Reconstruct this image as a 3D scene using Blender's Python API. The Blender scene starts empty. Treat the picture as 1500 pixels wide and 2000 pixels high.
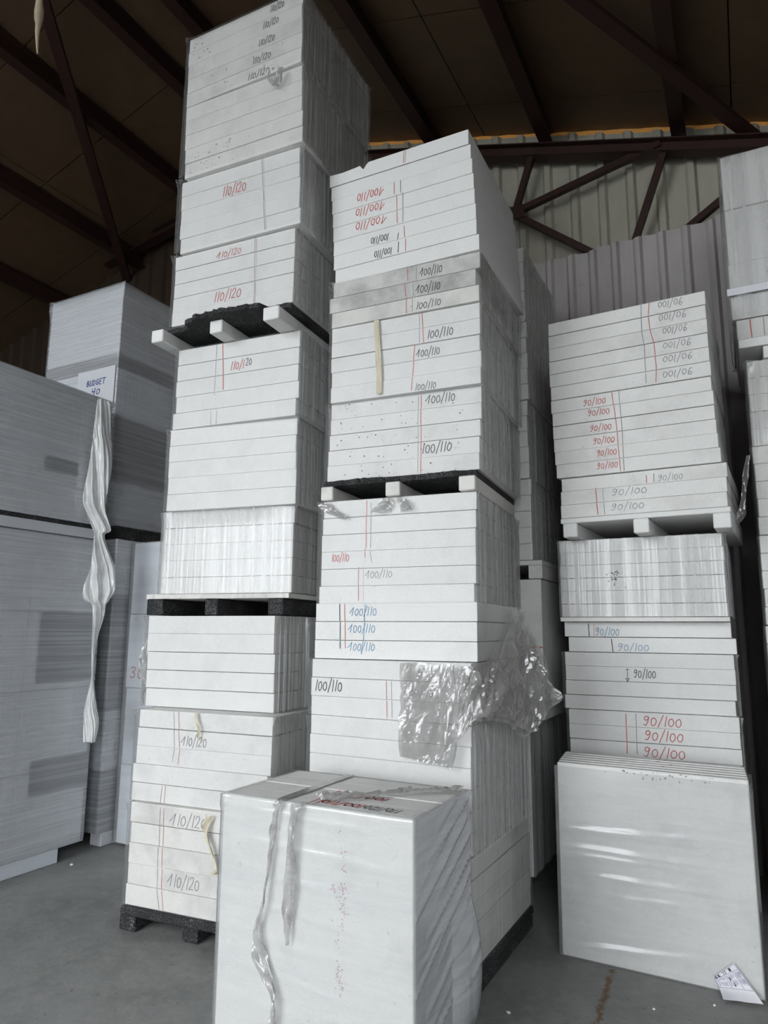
import bpy, bmesh, math, random
from mathutils import Vector, Matrix, noise
random.seed(7)
SC = bpy.context.scene
COL = SC.collection
R = math.radians

# ------------------------------------------------------------------ camera, light, exposure
HALL = R(27.4)                                   # the hall is turned 27.4 degrees to the viewing direction
cam = bpy.data.objects.new('camera', bpy.data.cameras.new('camera'))
COL.objects.link(cam)
cam.data.sensor_fit = 'VERTICAL'; cam.data.sensor_height = 36.0
cam.data.lens = 1357.18 / 2000 * 36.0
cam.data.clip_start = 0.05; cam.data.clip_end = 200
cam.matrix_world = Matrix.Translation((0, 0, 1.766)) @ Matrix.Rotation(R(90 + 9.652), 4, 'X') @ Matrix.Rotation(R(0.37), 4, 'Z')
SC.camera = cam

world = bpy.data.worlds.new('overcast_sky'); SC.world = world
world.use_nodes = True
wn = world.node_tree.nodes; wn.clear()
bg = wn.new('ShaderNodeBackground'); wo = wn.new('ShaderNodeOutputWorld')
bg.inputs['Color'].default_value = (0.92, 0.96, 1.0, 1); bg.inputs['Strength'].default_value = 6.2
world.node_tree.links.new(bg.outputs[0], wo.inputs[0])

def hall(s, t, z):                               # hall coordinates: s across, t into the depth
    return Vector((s * math.cos(HALL) + t * math.sin(HALL), -s * math.sin(HALL) + t * math.cos(HALL), z))

FRONT = -4.2                                     # the open gates stand behind the camera
GATES = ((-7.4, -2.5, 6.9), (0.9, 3.9, 5.3))  # unseen gates; the pier between them is added to darken the stack gaps
for g0, g1, gh in GATES:
    portal = bpy.data.lights.new('gate_daylight', 'AREA')
    portal.shape = 'RECTANGLE'; portal.size = g1 - g0; portal.size_y = gh
    portal.cycles.is_portal = True
    po = bpy.data.objects.new('gate_daylight', portal); COL.objects.link(po)
    po.location = hall((g0 + g1) / 2, FRONT, gh / 2)
    po.rotation_euler = (R(90), 0, -HALL)        # opens along +t

VS = SC.view_settings
VS.view_transform = 'Standard'; VS.look = 'None'; VS.gamma = 1.0; VS.use_curve_mapping = False
VS.exposure = 0.42
SC.cycles.max_bounces = 6; SC.cycles.diffuse_bounces = 3; SC.cycles.glossy_bounces = 2; SC.cycles.transparent_max_bounces = 10
SC.cycles.use_adaptive_sampling = True; SC.cycles.adaptive_threshold = 0.09; SC.cycles.adaptive_min_samples = 12
SC.cycles.use_denoising = True

# ------------------------------------------------------------------ materials
MATS = {}
def newmat(name):
    m = bpy.data.materials.new(name); m.use_nodes = True
    nt = m.node_tree; nt.nodes.clear()
    out = nt.nodes.new('ShaderNodeOutputMaterial')
    return m, nt, out
class NT:
    def __init__(s, nt): s.nt = nt
    def n(s, t, **k):
        o = s.nt.nodes.new(t)
        for a, b in k.items():
            if a.startswith('i_'):
                key = a[2:]
                o.inputs[int(key) if key.isdigit() else key.replace('_', ' ')].default_value = b
            else: setattr(o, a, b)
        return o
    def l(s, a, b): s.nt.links.new(a, b)
    def math(s, op, a, b=None, clamp=False):
        o = s.nt.nodes.new('ShaderNodeMath'); o.operation = op; o.use_clamp = clamp
        for i, v in enumerate((a, b)):
            if v is None: continue
            if isinstance(v, (int, float)): o.inputs[i].default_value = v
            else: s.l(v, o.inputs[i])
        return o.outputs[0]
    def ramp(s, fac, stops):
        o = s.nt.nodes.new('ShaderNodeValToRGB'); e = o.color_ramp.elements
        while len(e) < len(stops): e.new(0.5)
        for k, (p, c) in zip(e, stops):
            k.position = p; k.color = (c, c, c, 1) if isinstance(c, (int, float)) else (*c, 1)
        s.l(fac, o.inputs[0]); return o.outputs[0]
    def mix(s, fac, a, b, mode='MIX'):
        o = s.nt.nodes.new('ShaderNodeMix'); o.data_type = 'RGBA'; o.blend_type = mode
        for i, v in ((0, fac), (6, a), (7, b)):
            if isinstance(v, (int, float)): o.inputs[i].default_value = v
            elif isinstance(v, tuple): o.inputs[i].default_value = (*v, 1)
            else: s.l(v, o.inputs[i])
        return o.outputs[2]
    def coords(s, rand=True, scale=(1, 1, 1)):
        tc = s.n('ShaderNodeTexCoord'); v = tc.outputs['Object']
        if rand:
            oi = s.n('ShaderNodeObjectInfo'); m = s.n('ShaderNodeVectorMath', operation='SCALE'); m.inputs[0].default_value = (37, 53, 71)
            s.l(oi.outputs['Random'], m.inputs['Scale'])
            a = s.n('ShaderNodeVectorMath', operation='ADD'); s.l(v, a.inputs[0]); s.l(m.outputs[0], a.inputs[1]); v = a.outputs[0]
        if scale != (1, 1, 1):
            q = s.n('ShaderNodeVectorMath', operation='MULTIPLY'); s.l(v, q.inputs[0]); q.inputs[1].default_value = scale; v = q.outputs[0]
        return v
    def noise(s, vec, scale, detail=4, rough=0.55):
        o = s.n('ShaderNodeTexNoise'); o.inputs['Scale'].default_value = scale; o.inputs['Detail'].default_value = detail; o.inputs['Roughness'].default_value = rough
        s.l(vec, o.inputs['Vector']); return o.outputs['Fac']
    def bump(s, h, strength, dist=0.01):
        o = s.n('ShaderNodeBump'); o.inputs['Strength'].default_value = strength; o.inputs['Distance'].default_value = dist
        s.l(h, o.inputs['Height']); return o.outputs[0]
    def bsdf(s, out, col, rough=0.8, nrm=None, metal=0.0, spec=0.3):
        o = s.n('ShaderNodeBsdfPrincipled')
        for k, v in (('Base Color', col), ('Roughness', rough)):
            if isinstance(v, tuple): o.inputs[k].default_value = (*v, 1)
            elif isinstance(v, (int, float)): o.inputs[k].default_value = v
            else: s.l(v, o.inputs[k])
        o.inputs['Metallic'].default_value = metal; o.inputs['Specular IOR Level'].default_value = spec
        if nrm is not None: s.l(nrm, o.inputs['Normal'])
        if out is not None: s.l(o.outputs[0], out.inputs[0])
        return o

def foam(name, base=(0.75, 0.748, 0.73), dirt=0.25, dirtcol=(0.33, 0.325, 0.31), lo=0.52, hi=0.75, dscale=3.2):
    m, nt, out = newmat(name); t = NT(nt)
    v = t.coords()
    vo = t.n('ShaderNodeTexVoronoi', feature='F1'); vo.inputs['Scale'].default_value = 190; t.l(v, vo.inputs['Vector'])
    bead = vo.outputs['Distance']
    cell = t.ramp(t.noise(v, 120, 2), [(0.3, 0.93), (0.7, 1.0)])
    col = t.mix(1.0, base, cell, 'MULTIPLY')
    big = t.ramp(t.noise(v, dscale, 6, 0.62), [(lo, 0.0), (hi, dirt)])
    col = t.mix(big, col, dirtcol)
    spot = t.ramp(t.noise(v, 26, 3, 0.7), [(0.66, 0.0), (0.76, min(1, dirt * 1.3))])
    col = t.mix(spot, col, dirtcol)
    h = t.math('ADD', bead, t.noise(v, 45, 3))
    t.bsdf(out, col, 0.72, t.bump(h, 0.22, 0.004), spec=0.25)
    MATS[name] = m; return m
foam('foam_clean', dirt=0.15)
foam('foam_worn', base=(0.735, 0.73, 0.705), dirt=0.34, lo=0.5)
foam('foam_old', base=(0.71, 0.70, 0.66), dirt=0.55, lo=0.47, hi=0.72)
foam('foam_grimy', base=(0.66, 0.65, 0.62), dirt=0.75, dirtcol=(0.26, 0.255, 0.24), lo=0.38, hi=0.68, dscale=4.5)
foam('foam_blue_white', base=(0.74, 0.78, 0.83), dirt=0.05)
foam('foam_pale_grey', base=(0.66, 0.68, 0.71), dirt=0.12)
foam('foam_graphite', base=(0.15, 0.157, 0.17), dirt=0.2, dirtcol=(0.2, 0.2, 0.21))

def black_foam(name, base=(0.022, 0.022, 0.023)):
    m, nt, out = newmat(name); t = NT(nt); v = t.coords()
    vo = t.n('ShaderNodeTexVoronoi'); vo.inputs['Scale'].default_value = 150; t.l(v, vo.inputs['Vector'])
    sp = t.ramp(t.noise(v, 160, 2, 0.6), [(0.52, 0.0), (0.66, 0.9)])
    patch = t.ramp(t.noise(v, 7, 3), [(0.4, 0.15), (0.7, 1.0)])
    col = t.mix(t.math('MULTIPLY', sp, patch), base, (0.33, 0.33, 0.33))
    t.bsdf(out, col, 0.7, t.bump(vo.outputs['Distance'], 0.8, 0.008), spec=0.3)
    MATS[name] = m
black_foam('foam_black')

def plain(name, col, rough=0.6, metal=0.0, vary=0.0, spec=0.3):
    m, nt, out = newmat(name); t = NT(nt)
    if vary:
        v = t.coords(); f = t.ramp(t.noise(v, 9, 5), [(0.3, 1 - vary), (0.7, 1.0)]); c = t.mix(1.0, col, f, 'MULTIPLY')
    else: c = col
    t.bsdf(out, c, rough, metal=metal, spec=spec); MATS[name] = m
plain('ink_red', (0.64, 0.13, 0.115), 0.7, vary=0.35)
plain('ink_pink', (0.66, 0.42, 0.40), 0.8, vary=0.2)
plain('ink_black', (0.05, 0.05, 0.055), 0.7, vary=0.3)
plain('ink_grey', (0.33, 0.33, 0.325), 0.8, vary=0.3)
plain('ink_blue', (0.20, 0.36, 0.52), 0.7, vary=0.3)
plain('ink_navy', (0.03, 0.05, 0.25), 0.7)
plain('smudge_brown', (0.17, 0.14, 0.12), 0.9, vary=0.4)
plain('smudge_grey', (0.42, 0.41, 0.40), 0.9, vary=0.3)
plain('smudge_pink', (0.60, 0.40, 0.42), 0.9, vary=0.3)
plain('tape_beige', (0.62, 0.56, 0.42), 0.4, vary=0.15)
plain('paper', (0.72, 0.71, 0.75), 0.7, vary=0.08)
plain('print_grey', (0.36, 0.35, 0.42), 0.8)
plain('print_dark', (0.05, 0.05, 0.08), 0.8)
INK = dict(k='ink_black', r='ink_red', g='ink_grey', b='ink_blue', p='ink_pink', n='ink_navy')

def film(name, fac, streak, sc, rough=0.22, gloss=0.045, grough=0.16, tint=(0.75, 0.75, 0.75), bumpd=0.004, slope=0.0, clear=0.96):
    """clear plastic film: transparent, with a share of thin white haze and gloss; sc stretches the streaks"""
    m, nt, out = newmat(name); t = NT(nt)
    tc = t.n('ShaderNodeTexCoord'); mp = t.n('ShaderNodeMapping'); t.l(tc.outputs['Object'], mp.inputs['Vector'])
    mp.inputs['Rotation'].default_value = (slope, slope, 0); mp.inputs['Scale'].default_value = sc
    n1 = t.noise(mp.outputs[0], 1.0, 3, 0.6)
    f = t.math('ADD', fac, t.math('MULTIPLY', t.math('SUBTRACT', t.ramp(n1, [(0.42, 0.0), (0.66, 1.0)]), 0.35), streak), True)
    nrm = t.bump(n1, 0.6, bumpd)
    body = t.bsdf(None, tint, rough, nrm, spec=0.6)
    tr = t.n('ShaderNodeBsdfTransparent'); tr.inputs[0].default_value = (clear, clear, clear, 1)
    mx = t.n('ShaderNodeMixShader'); t.l(f, mx.inputs[0]); t.l(tr.outputs[0], mx.inputs[1]); t.l(body.outputs[0], mx.inputs[2])
    gl = t.n('ShaderNodeBsdfGlossy'); gl.inputs['Roughness'].default_value = grough; t.l(nrm, gl.inputs['Normal'])
    lw = t.n('ShaderNodeLayerWeight'); lw.inputs['Blend'].default_value = 0.5; t.l(nrm, lw.inputs['Normal']); refl = t.math('ADD', gloss, t.math('MULTIPLY', t.math('POWER', lw.outputs['Facing'], 4.0), 0.5))
    m2 = t.n('ShaderNodeMixShader'); t.l(refl, m2.inputs[0]); t.l(mx.outputs[0], m2.inputs[1]); t.l(gl.outputs[0], m2.inputs[2])
    t.l(m2.outputs[0], out.inputs[0]); MATS[name] = m
film('film_clear', 0.07, 0.05, (3, 3, 1.5), bumpd=0.001, gloss=0.012, grough=0.3)
film('film_pleated', 0.40, 0.42, (60, 60, 0.5), tint=(0.50, 0.50, 0.49), bumpd=0.003, gloss=0.03)
film('film_ribbed', 0.22, 0.30, (26, 26, 0.4), tint=(0.66, 0.66, 0.65), bumpd=0.006, gloss=0.04, grough=0.22)
film('film_streaked', 0.26, 0.09, (0.9, 0.9, 9), slope=R(7), tint=(0.66, 0.68, 0.69), bumpd=0.0012)
film('film_heavy', 0.36, 0.17, (0.7, 0.7, 58), slope=R(4), tint=(0.84, 0.86, 0.89), bumpd=0.0014, gloss=0.03)
film('film_crumpled', 0.42, 0.22, (4, 4, 4), tint=(0.44, 0.43, 0.41), rough=0.2, bumpd=0.003, clear=0.80, gloss=0.085, grough=0.17)
film('film_wound', 0.55, 0.14, (0.9, 0.9, 14), slope=R(20), tint=(0.80, 0.83, 0.87), bumpd=0.002, gloss=0.03)
film('film_milky', 0.72, 0.2, (12, 12, 5), tint=(0.88, 0.89, 0.88), rough=0.3)
film('film_dusty', 0.55, 0.3, (9, 9, 30), tint=(0.40, 0.39, 0.375), rough=0.35, clear=0.85, gloss=0.08)

def concrete():
    m, nt, out = newmat('concrete'); t = NT(nt); v = t.coords(False)
    a = t.ramp(t.noise(v, 1.1, 7, 0.6), [(0.3, (0.16, 0.163, 0.158)), (0.7, (0.27, 0.275, 0.268))])
    col = t.mix(t.ramp(t.noise(v, 9, 6, 0.7), [(0.42, 0.0), (0.70, 0.6)]), a, (0.31, 0.31, 0.295))
    col = t.mix(t.ramp(t.noise(v, 22, 3, 0.7), [(0.62, 0.0), (0.72, 0.6)]), col, (0.09, 0.088, 0.082))
    # rust-brown filled crack running towards the viewer
    tc = t.n('ShaderNodeTexCoord'); sx = t.n('ShaderNodeSeparateXYZ'); t.l(tc.outputs['Object'], sx.inputs[0])
    wob = t.math('MULTIPLY', t.math('SUBTRACT', t.noise(v, 11, 5, 0.7), 0.5), 0.10)
    line = t.math('ABSOLUTE', t.math('ADD', t.math('SUBTRACT', sx.outputs[0], t.math('ADD', t.math('MULTIPLY', sx.outputs[1], 0.460), -0.632)), wob))
    cr = t.math('MULTIPLY', t.ramp(line, [(0.006, 1.0), (0.026, 0.0)]), t.ramp(sx.outputs[1], [(0.0, 1.0), (1.0, 1.0)]))
    near = t.math('LESS_THAN', sx.outputs[1], 4.04)
    cr = t.math('MULTIPLY', t.math('MULTIPLY', cr, near), t.ramp(t.noise(v, 18, 3), [(0.34, 0.0), (0.46, 1.0)]))
    col = t.mix(cr, col, (0.15, 0.095, 0.05))
    h = t.math('ADD', t.noise(v, 30, 5), t.math('MULTIPLY', t.noise(v, 4, 3), 2.0))
    t.bsdf(out, col, t.ramp(t.noise(v, 3, 3), [(0.3, 0.55), (0.7, 0.8)]), t.bump(h, 0.25, 0.006), spec=0.35)
    MATS['concrete'] = m
concrete()
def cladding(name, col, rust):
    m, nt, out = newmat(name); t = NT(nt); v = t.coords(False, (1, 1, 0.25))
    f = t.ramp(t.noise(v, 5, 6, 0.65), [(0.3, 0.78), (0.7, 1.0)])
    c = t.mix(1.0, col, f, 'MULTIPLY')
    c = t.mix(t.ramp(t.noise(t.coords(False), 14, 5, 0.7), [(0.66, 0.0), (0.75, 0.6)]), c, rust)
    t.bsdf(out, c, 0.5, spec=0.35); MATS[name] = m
cladding('cladding_cream', (0.46, 0.44, 0.36), (0.14, 0.11, 0.07))
cladding('cladding_grey', (0.46, 0.43, 0.415), (0.10, 0.09, 0.08))
cladding('steel_red', (0.040, 0.0165, 0.0135), (0.02, 0.013, 0.011))
cladding('steel_dark', (0.032, 0.020, 0.018), (0.02, 0.015, 0.012))
cladding('roof_lining', (0.112, 0.070, 0.040), (0.09, 0.055, 0.03))
cladding('cladding_darkened', (0.045, 0.030, 0.020), (0.03, 0.02, 0.015))  # left end of the cream wall darkened by colour so it stays dim
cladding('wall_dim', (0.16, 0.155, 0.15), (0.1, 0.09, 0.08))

# ------------------------------------------------------------------ object helpers
def link(name, me, mat=None, parent=None, loc=(0, 0, 0), rz=0.0):
    o = bpy.data.objects.new(name, me); COL.objects.link(o)
    if mat and me is not None and not me.materials: me.materials.append(MATS[mat])
    o.parent = parent; o.location = loc; o.rotation_euler = (0, 0, rz)
    return o
def tag(o, label=None, cat=None, group=None, kind=None):
    for k, v in (('label', label), ('category', cat), ('group', group), ('kind', kind)):
        if v: o[k] = v
    return o
def mesh(name, verts, faces, smooth=False):
    me = bpy.data.meshes.new(name); me.from_pydata([tuple(v) for v in verts], [], faces); me.update()
    if smooth:
        for p in me.polygons: p.use_smooth = True
    return me
CACHE = {}
def boxmesh(w, d, h, mat, bev=0.004):
    """chamfered box, origin at the front left bottom corner"""
    key = (round(w, 4), round(d, 4), round(h, 4), mat, bev)
    if key in CACHE: return CACHE[key]
    bm = bmesh.new(); bmesh.ops.create_cube(bm, size=1.0)
    for v in bm.verts: v.co = Vector(((v.co.x + .5) * w, (v.co.y + .5) * d, (v.co.z + .5) * h))
    if bev: bmesh.ops.bevel(bm, geom=list(bm.edges), offset=bev, segments=1, affect='EDGES')
    me = bpy.data.meshes.new('box'); bm.to_mesh(me); bm.free(); me.materials.append(MATS[mat])
    CACHE[key] = me; return me
def prism(outline, h, mat, bev=0.0):
    """a slab with the given plan outline"""
    bm = bmesh.new(); vs = [bm.verts.new((x, y, 0)) for x, y in outline]
    f = bm.faces.new(vs); r = bmesh.ops.extrude_face_region(bm, geom=[f])
    for v in r['geom']:
        if isinstance(v, bmesh.types.BMVert): v.co.z += h
    bmesh.ops.recalc_face_normals(bm, faces=bm.faces)
    me = bpy.data.meshes.new('slab'); bm.to_mesh(me); bm.free(); me.materials.append(MATS[mat]); return me
def beam_between(a, b, wd, ht, up=Vector((0, 0, 1)), shape='box'):
    """a bar from a to b; I-section when shape is 'I'"""
    a, b = Vector(a), Vector(b); d = (b - a).normalized(); sd = d.cross(up).normalized(); u2 = sd.cross(d)
    bm = bmesh.new()
    def bar(x0, x1, z0, z1):
        q = [(x0, z0), (x1, z0), (x1, z1), (x0, z1)]
        A = [bm.verts.new(a + sd * x + u2 * z) for x, z in q]; B = [bm.verts.new(b + sd * x + u2 * z) for x, z in q]
        for i in range(4):
            j = (i + 1) % 4; bm.faces.new((A[i], A[j], B[j], B[i]))
        bm.faces.new(A[::-1]); bm.faces.new(B)
    if shape == 'I':
        bar(-wd / 2, wd / 2, -ht / 2, -ht / 2 + .012); bar(-wd / 2, wd / 2, ht / 2 - .012, ht / 2); bar(-.006, .006, -ht / 2 + .012, ht / 2 - .012)
    else: bar(-wd / 2, wd / 2, -ht / 2, ht / 2)
    bmesh.ops.recalc_face_normals(bm, faces=bm.faces)
    me = bpy.data.meshes.new('bar'); bm.to_mesh(me); bm.free(); return me

# strokes of a felt-tip hand
def oval(cx, cy, rx, ry, n=11, a0=70):
    return [(cx + rx * math.cos(R(a0 + 372 * i / n)), cy + ry * math.sin(R(a0 + 372 * i / n))) for i in range(n + 1)]
GLYPH = {
 '0': [oval(.26, .40, .22, .38)], '1': [[(.24, .98), (.16, .0)]], 'i': [[(-.30, .34), (-.18, .40), (.22, .96), (.12, .02)]],
 '2': [[(.02, .74), (.12, .94), (.3, .98), (.42, .80), (.34, .52), (.02, .04), (.50, .06)]],
 '9': [[(.40, .76), (.26, .96), (.08, .86), (.06, .62), (.22, .50), (.40, .66), (.42, .86), (.38, .40), (.24, .04), (.04, .08)]],
 '3': [[(.04, .86), (.2, .98), (.4, .84), (.34, .6), (.18, .52), (.4, .42), (.44, .2), (.26, .0), (.02, .1)]],
 '4': [[(.06, .98), (.04, .5), (.44, .52)], [(.42, 1.0), (.38, 0.0)]],
 '/': [[(.40, 1.12), (.06, -.14)]], ' ': [],
 'B': [[(.06, 0), (.06, .96), (.34, .9), (.34, .58), (.08, .52), (.42, .42), (.4, .06), (.06, 0)]],
 'U': [[(.04, .96), (.06, .1), (.24, 0), (.42, .12), (.44, .96)]], 'D': [[(.06, 0), (.06, .96), (.36, .8), (.42, .4), (.3, .06), (.06, 0)]],
 'G': [[(.42, .8), (.24, .96), (.06, .7), (.06, .2), (.24, 0), (.42, .16), (.42, .44), (.24, .44)]],
 'E': [[(.42, .96), (.06, .96), (.06, 0), (.44, .02)], [(.06, .5), (.36, .52)]], 'T': [[(.24, .96), (.24, 0)], [(-.04, .94), (.56, 1.0)]],
 'R': [[(.06, 0), (.06, .96), (.38, .88), (.36, .56), (.08, .5), (.44, 0)]],
}
def ribbon(verts, faces, pts, wd):
    """a flat pen stroke in the plane of (x, z)"""
    for (x0, z0), (x1, z1) in zip(pts, pts[1:]):
        dx, dz = x1 - x0, z1 - z0; L = math.hypot(dx, dz)
        if L < 1e-6: continue
        nx, nz = -dz / L * wd / 2, dx / L * wd / 2; ex, ez = dx / L * wd * .3, dz / L * wd * .3
        k = len(verts)
        verts += [(x0 + nx - ex, 0, z0 + nz - ez), (x0 - nx - ex, 0, z0 - nz - ez), (x1 - nx + ex, 0, z1 - nz + ez), (x1 + nx + ex, 0, z1 + nz + ez)]
        faces.append((k, k + 1, k + 2, k + 3))
def text_strokes(txt, cx, cz, w, h, flip, rnd):
    adv = 0.0; raw = []
    for ch in txt:
        if ch == 'i': adv += .36
        for st in GLYPH[ch]:
            raw.append([(adv + x + .12 * (y - .5) + rnd.uniform(-.02, .02), y + rnd.uniform(-.03, .03)) for x, y in st])
        adv += {'1': .40, '/': .46, ' ': .3, 'i': .46}.get(ch, .62)
    sx, sz = w / adv, h
    out = []
    for st in raw:
        q = [((x * sx - w / 2), (y - .5) * sz) for x, y in st]
        if flip: q = [(-x, -z) for x, z in q]
        out.append([(cx + x, cz + z) for x, z in q])
    return out
def marking(parent, strokes, wd, col, y=-.0015):
    vs, fs = [], []
    for s in strokes: ribbon(vs, fs, s, wd)
    return link('marking', mesh('marking', vs, fs), INK.get(col, col), parent, (0, y, 0))
def blotches(parent, spots, mat, y=-.0015, name='smudge', seed=1):
    """irregular dabs of dirt lying on a face: (x, z, radius)"""
    rnd = random.Random(seed); vs, fs = [], []
    for x, z, r in spots:
        k = len(vs); n = 8
        for i in range(n):
            q = r * rnd.uniform(.45, 1.2); vs.append((x + q * math.cos(i * math.tau / n), 0, z + q * math.sin(i * math.tau / n) * .8))
        fs.append(tuple(range(k, k + n)))
    return link(name, mesh(name, vs, fs), mat, parent, (0, y, 0))

def wrap(parent, w, d, h, mat='film_clear', side='film_pleated', front=0.0, right=0.006, off=0.007, seed=0, ears=0.016, name='stretch_film', top=0.0, bulge=0.0, rows=10, nf=36, z0=0.002, dx=0.0, sag=0.0, ridges=(), sridges=()):
    """film wound round a pack: four pleated sides, gathered at the top corners, optionally drawn over the top edge"""
    rnd = random.Random(seed); cols = []
    def edge(p, q, n, amp, nrm, tagid):
        last = 0.0
        for i in range(n):
            f = i / n; pl = rnd.uniform(0, amp)
            if amp > .003 and rnd.random() < .3: pl *= 1.6
            cols.append((p[0] + (q[0] - p[0]) * f, p[1] + (q[1] - p[1]) * f, nrm, pl, f, tagid, n))
    o = off
    edge((-o, -o), (w + o, -o), nf, front, (0, -1), 0)
    edge((w + o, -o), (w + o, d + o), 130, right, (1, 0), 1)
    edge((w + o, d + o), (-o, d + o), 8, .001, (0, 1), 2)
    edge((-o, d + o), (-o, -o), 24, right, (-1, 0), 3)
    N = len(cols); vs = []; fs = []; mi = []
    zs = [z0 + (h - z0 - .002) * k / rows for k in range(rows + 1)]
    for k, z in enumerate(zs):
        g = k / rows
        for (x, y, nm, pl, f, sd, n) in cols:
            c = min(f, 1 - f) * n
            damp = min(1.0, c / 2.0) * (1 - .75 * max(0, (g - .86) / .14))
            p = pl * damp + .0025 * noise.noise(Vector((x * 6 + seed, y * 6, z * 6)))
            if bulge and sd == 1: p += bulge * max(0, 1 - ((f - .9) / .3) ** 2) * max(0, 1 - ((g - .22) / .3) ** 2)
            if sd == 0:
                for rz, rs, ra, rw, x0, x1 in ridges:
                    u = (x - x0) / (x1 - x0)
                    if 0 < u < 1: p += ra * math.sin(math.pi * u) ** .5 * math.exp(-((z - rz - rs * x + .004 * noise.noise(Vector((x * 5, rz * 9, 0)))) / rw) ** 2)
            if sd == 1:
                for rz, rs, ra, rw, y0, y1 in sridges:
                    u = (y - y0) / (y1 - y0)
                    if 0 < u < 1: p += ra * math.sin(math.pi * u) ** .5 * math.exp(-((z - rz - rs * y + .006 * noise.noise(Vector((y * 5, rz * 9, 0)))) / rw) ** 2)
            if sag and sd == 0 and g > .85: p += sag * math.sin(math.pi * f) * (g - .85) / .15
            if ears and g > .93 and c <= 1.0: p += ears * (1 - .5 * c) * (1 if nm[1] <= 0 else .4)
            vs.append((x + nm[0] * p + dx, y + nm[1] * p, z))
    for k in range(rows):
        for i in range(N):
            j = (i + 1) % N; fs.append((k * N + i, k * N + j, (k + 1) * N + j, (k + 1) * N + i)); mi.append(1 if cols[i][5] in (1, 3) else 0)
    if top:
        b = len(vs)
        for i, (x, y, nm, pl, f, sd, n) in enumerate(cols):
            q = top * (0.6 + .8 * abs(noise.noise(Vector((x * 5 + seed, y * 5, 3)))))
            cx, cy = max(q, min(w - q, x)), max(q, min(d - q, y)); vs.append((cx + dx, cy, h + .004 + .004 * abs(noise.noise(Vector((x * 20, y * 20, seed))))))
        for i in range(N):
            j = (i + 1) % N; fs.append((rows * N + i, rows * N + j, b + j, b + i)); mi.append(0)
    me = mesh(name, vs, fs); me.materials.append(MATS[mat]); me.materials.append(MATS[side])
    me.polygons.foreach_set('material_index', mi)
    me.polygons.foreach_set('use_smooth', [(cols[k % N][5] == 0 or right < .0015) if k < rows * N else False for k in range(len(fs))])
    return link(name, me, None, parent)
def spline(pts, n=8):
    out = []
    P = [pts[0]] + list(pts) + [pts[-1]]
    for k in range(1, len(P) - 2):
        a, b, c, d = P[k - 1:k + 3]
        for i in range(n):
            f = i / n
            out.append([.5 * (2 * b[j] + (c[j] - a[j]) * f + (2 * a[j] - 5 * b[j] + 4 * c[j] - d[j]) * f * f + (3 * b[j] - a[j] - 3 * c[j] + d[j]) * f ** 3) for j in range(len(b))])
    out.append(list(pts[-1])); return out
def strip(parent, pts, mat, name='film_strip', thick=0.0, y=-.02, seed=0, wav=.01, flat=False):
    """a hanging ribbon along (x, z, half width); twists and wrinkles in depth"""
    rnd = random.Random(seed); fine = []
    fine = spline(pts, 6); m = 7; vs = []; fs = []
    for i, (x, z, hw) in enumerate(fine):
        tw = 0 if flat else .9 * math.sin(i * .23 + seed)
        for j in range(m):
            q = (j / (m - 1) * 2 - 1) * hw
            dy = (0 if flat else q * math.sin(tw) * .7) + wav * noise.noise(Vector((j * .9 + seed, i * .35, seed * 3.1)))
            vs.append((x + q * (1 if flat else (.55 + .45 * math.cos(tw))), min(y + dy, -.004) if y < 0 else y + dy, z + .006 * noise.noise(Vector((j, i * .3, seed)))))
    for i in range(len(fine) - 1):
        for j in range(m - 1): k = i * m + j; fs.append((k, k + 1, k + m + 1, k + m))
    return link(name, mesh(name, vs, fs, not flat), mat, parent)

# ------------------------------------------------------------------ the hall
hz = -HALL
def roof(s): return 6.506 - .297 * s if s > -4.6 else 7.872 + .297 * (s + 4.6)
SMIN, SMAX, BACK = -12.0, 7.9, 6.6
fl = link('floor', mesh('floor', [(-40, -40, 0), (40, -40, 0), (40, 20, 0), (-40, 20, 0), (-40, -40, -.2), (40, -40, -.2), (40, 20, -.2), (-40, 20, -.2)],
     [(0, 1, 2, 3), (7, 6, 5, 4), (0, 4, 5, 1), (1, 5, 6, 2), (2, 6, 7, 3), (3, 7, 4, 0)]), 'concrete')
tag(fl, 'grey worn concrete floor with a brown filled crack', kind='structure')

# roof: outer deck, with lining panels below it as pieces
vs = []
for t in (FRONT - .5, BACK + 1.6):
    for s in (SMIN - .3, -4.6, SMAX + .3): vs.append((s, t, roof(s) + .05))
for t in (FRONT - .5, BACK + 1.6):
    for s in (SMIN - .3, -4.6, SMAX + .3): vs.append((s, t, roof(s) + .15))
ce = link('ceiling', mesh('ceiling', vs, [(0, 3, 4, 1), (1, 4, 5, 2), (6, 7, 10, 9), (7, 8, 11, 10), (0, 1, 7, 6), (1, 2, 8, 7), (3, 9, 10, 4), (4, 10, 11, 5), (0, 6, 9, 3), (2, 5, 11, 8)]), 'roof_lining', None, (0, 0, 0), hz)
tag(ce, 'dark brown lined pitched roof over the stacks', kind='structure')
def roofpanel(s0, s1, t0, t1):
    g = .006
    a = [(s0 + g, t0 + g), (s1 - g, t0 + g), (s1 - g, t1 - g), (s0 + g, t1 - g)]
    v = [(s, t, roof(s)) for s, t in a] + [(s, t, roof(s) + .048) for s, t in a]
    return mesh('ceiling_panel', v, [(3, 2, 1, 0), (4, 5, 6, 7), (0, 1, 5, 4), (1, 2, 6, 5), (2, 3, 7, 6), (3, 0, 4, 7)])
sl = [SMIN, -9.6, -7.2, -4.603, -4.597, -2.2, .2, 2.6, 5.2, SMAX]
tl = [-4.7 + 1.2 * k for k in range(11)]
for s0, s1 in zip(sl, sl[1:]):
    if s1 - s0 < .1: continue
    for t0, t1 in zip(tl, tl[1:]): link('ceiling_panel', roofpanel(s0, s1, t0, t1), 'roof_lining', ce)

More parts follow.
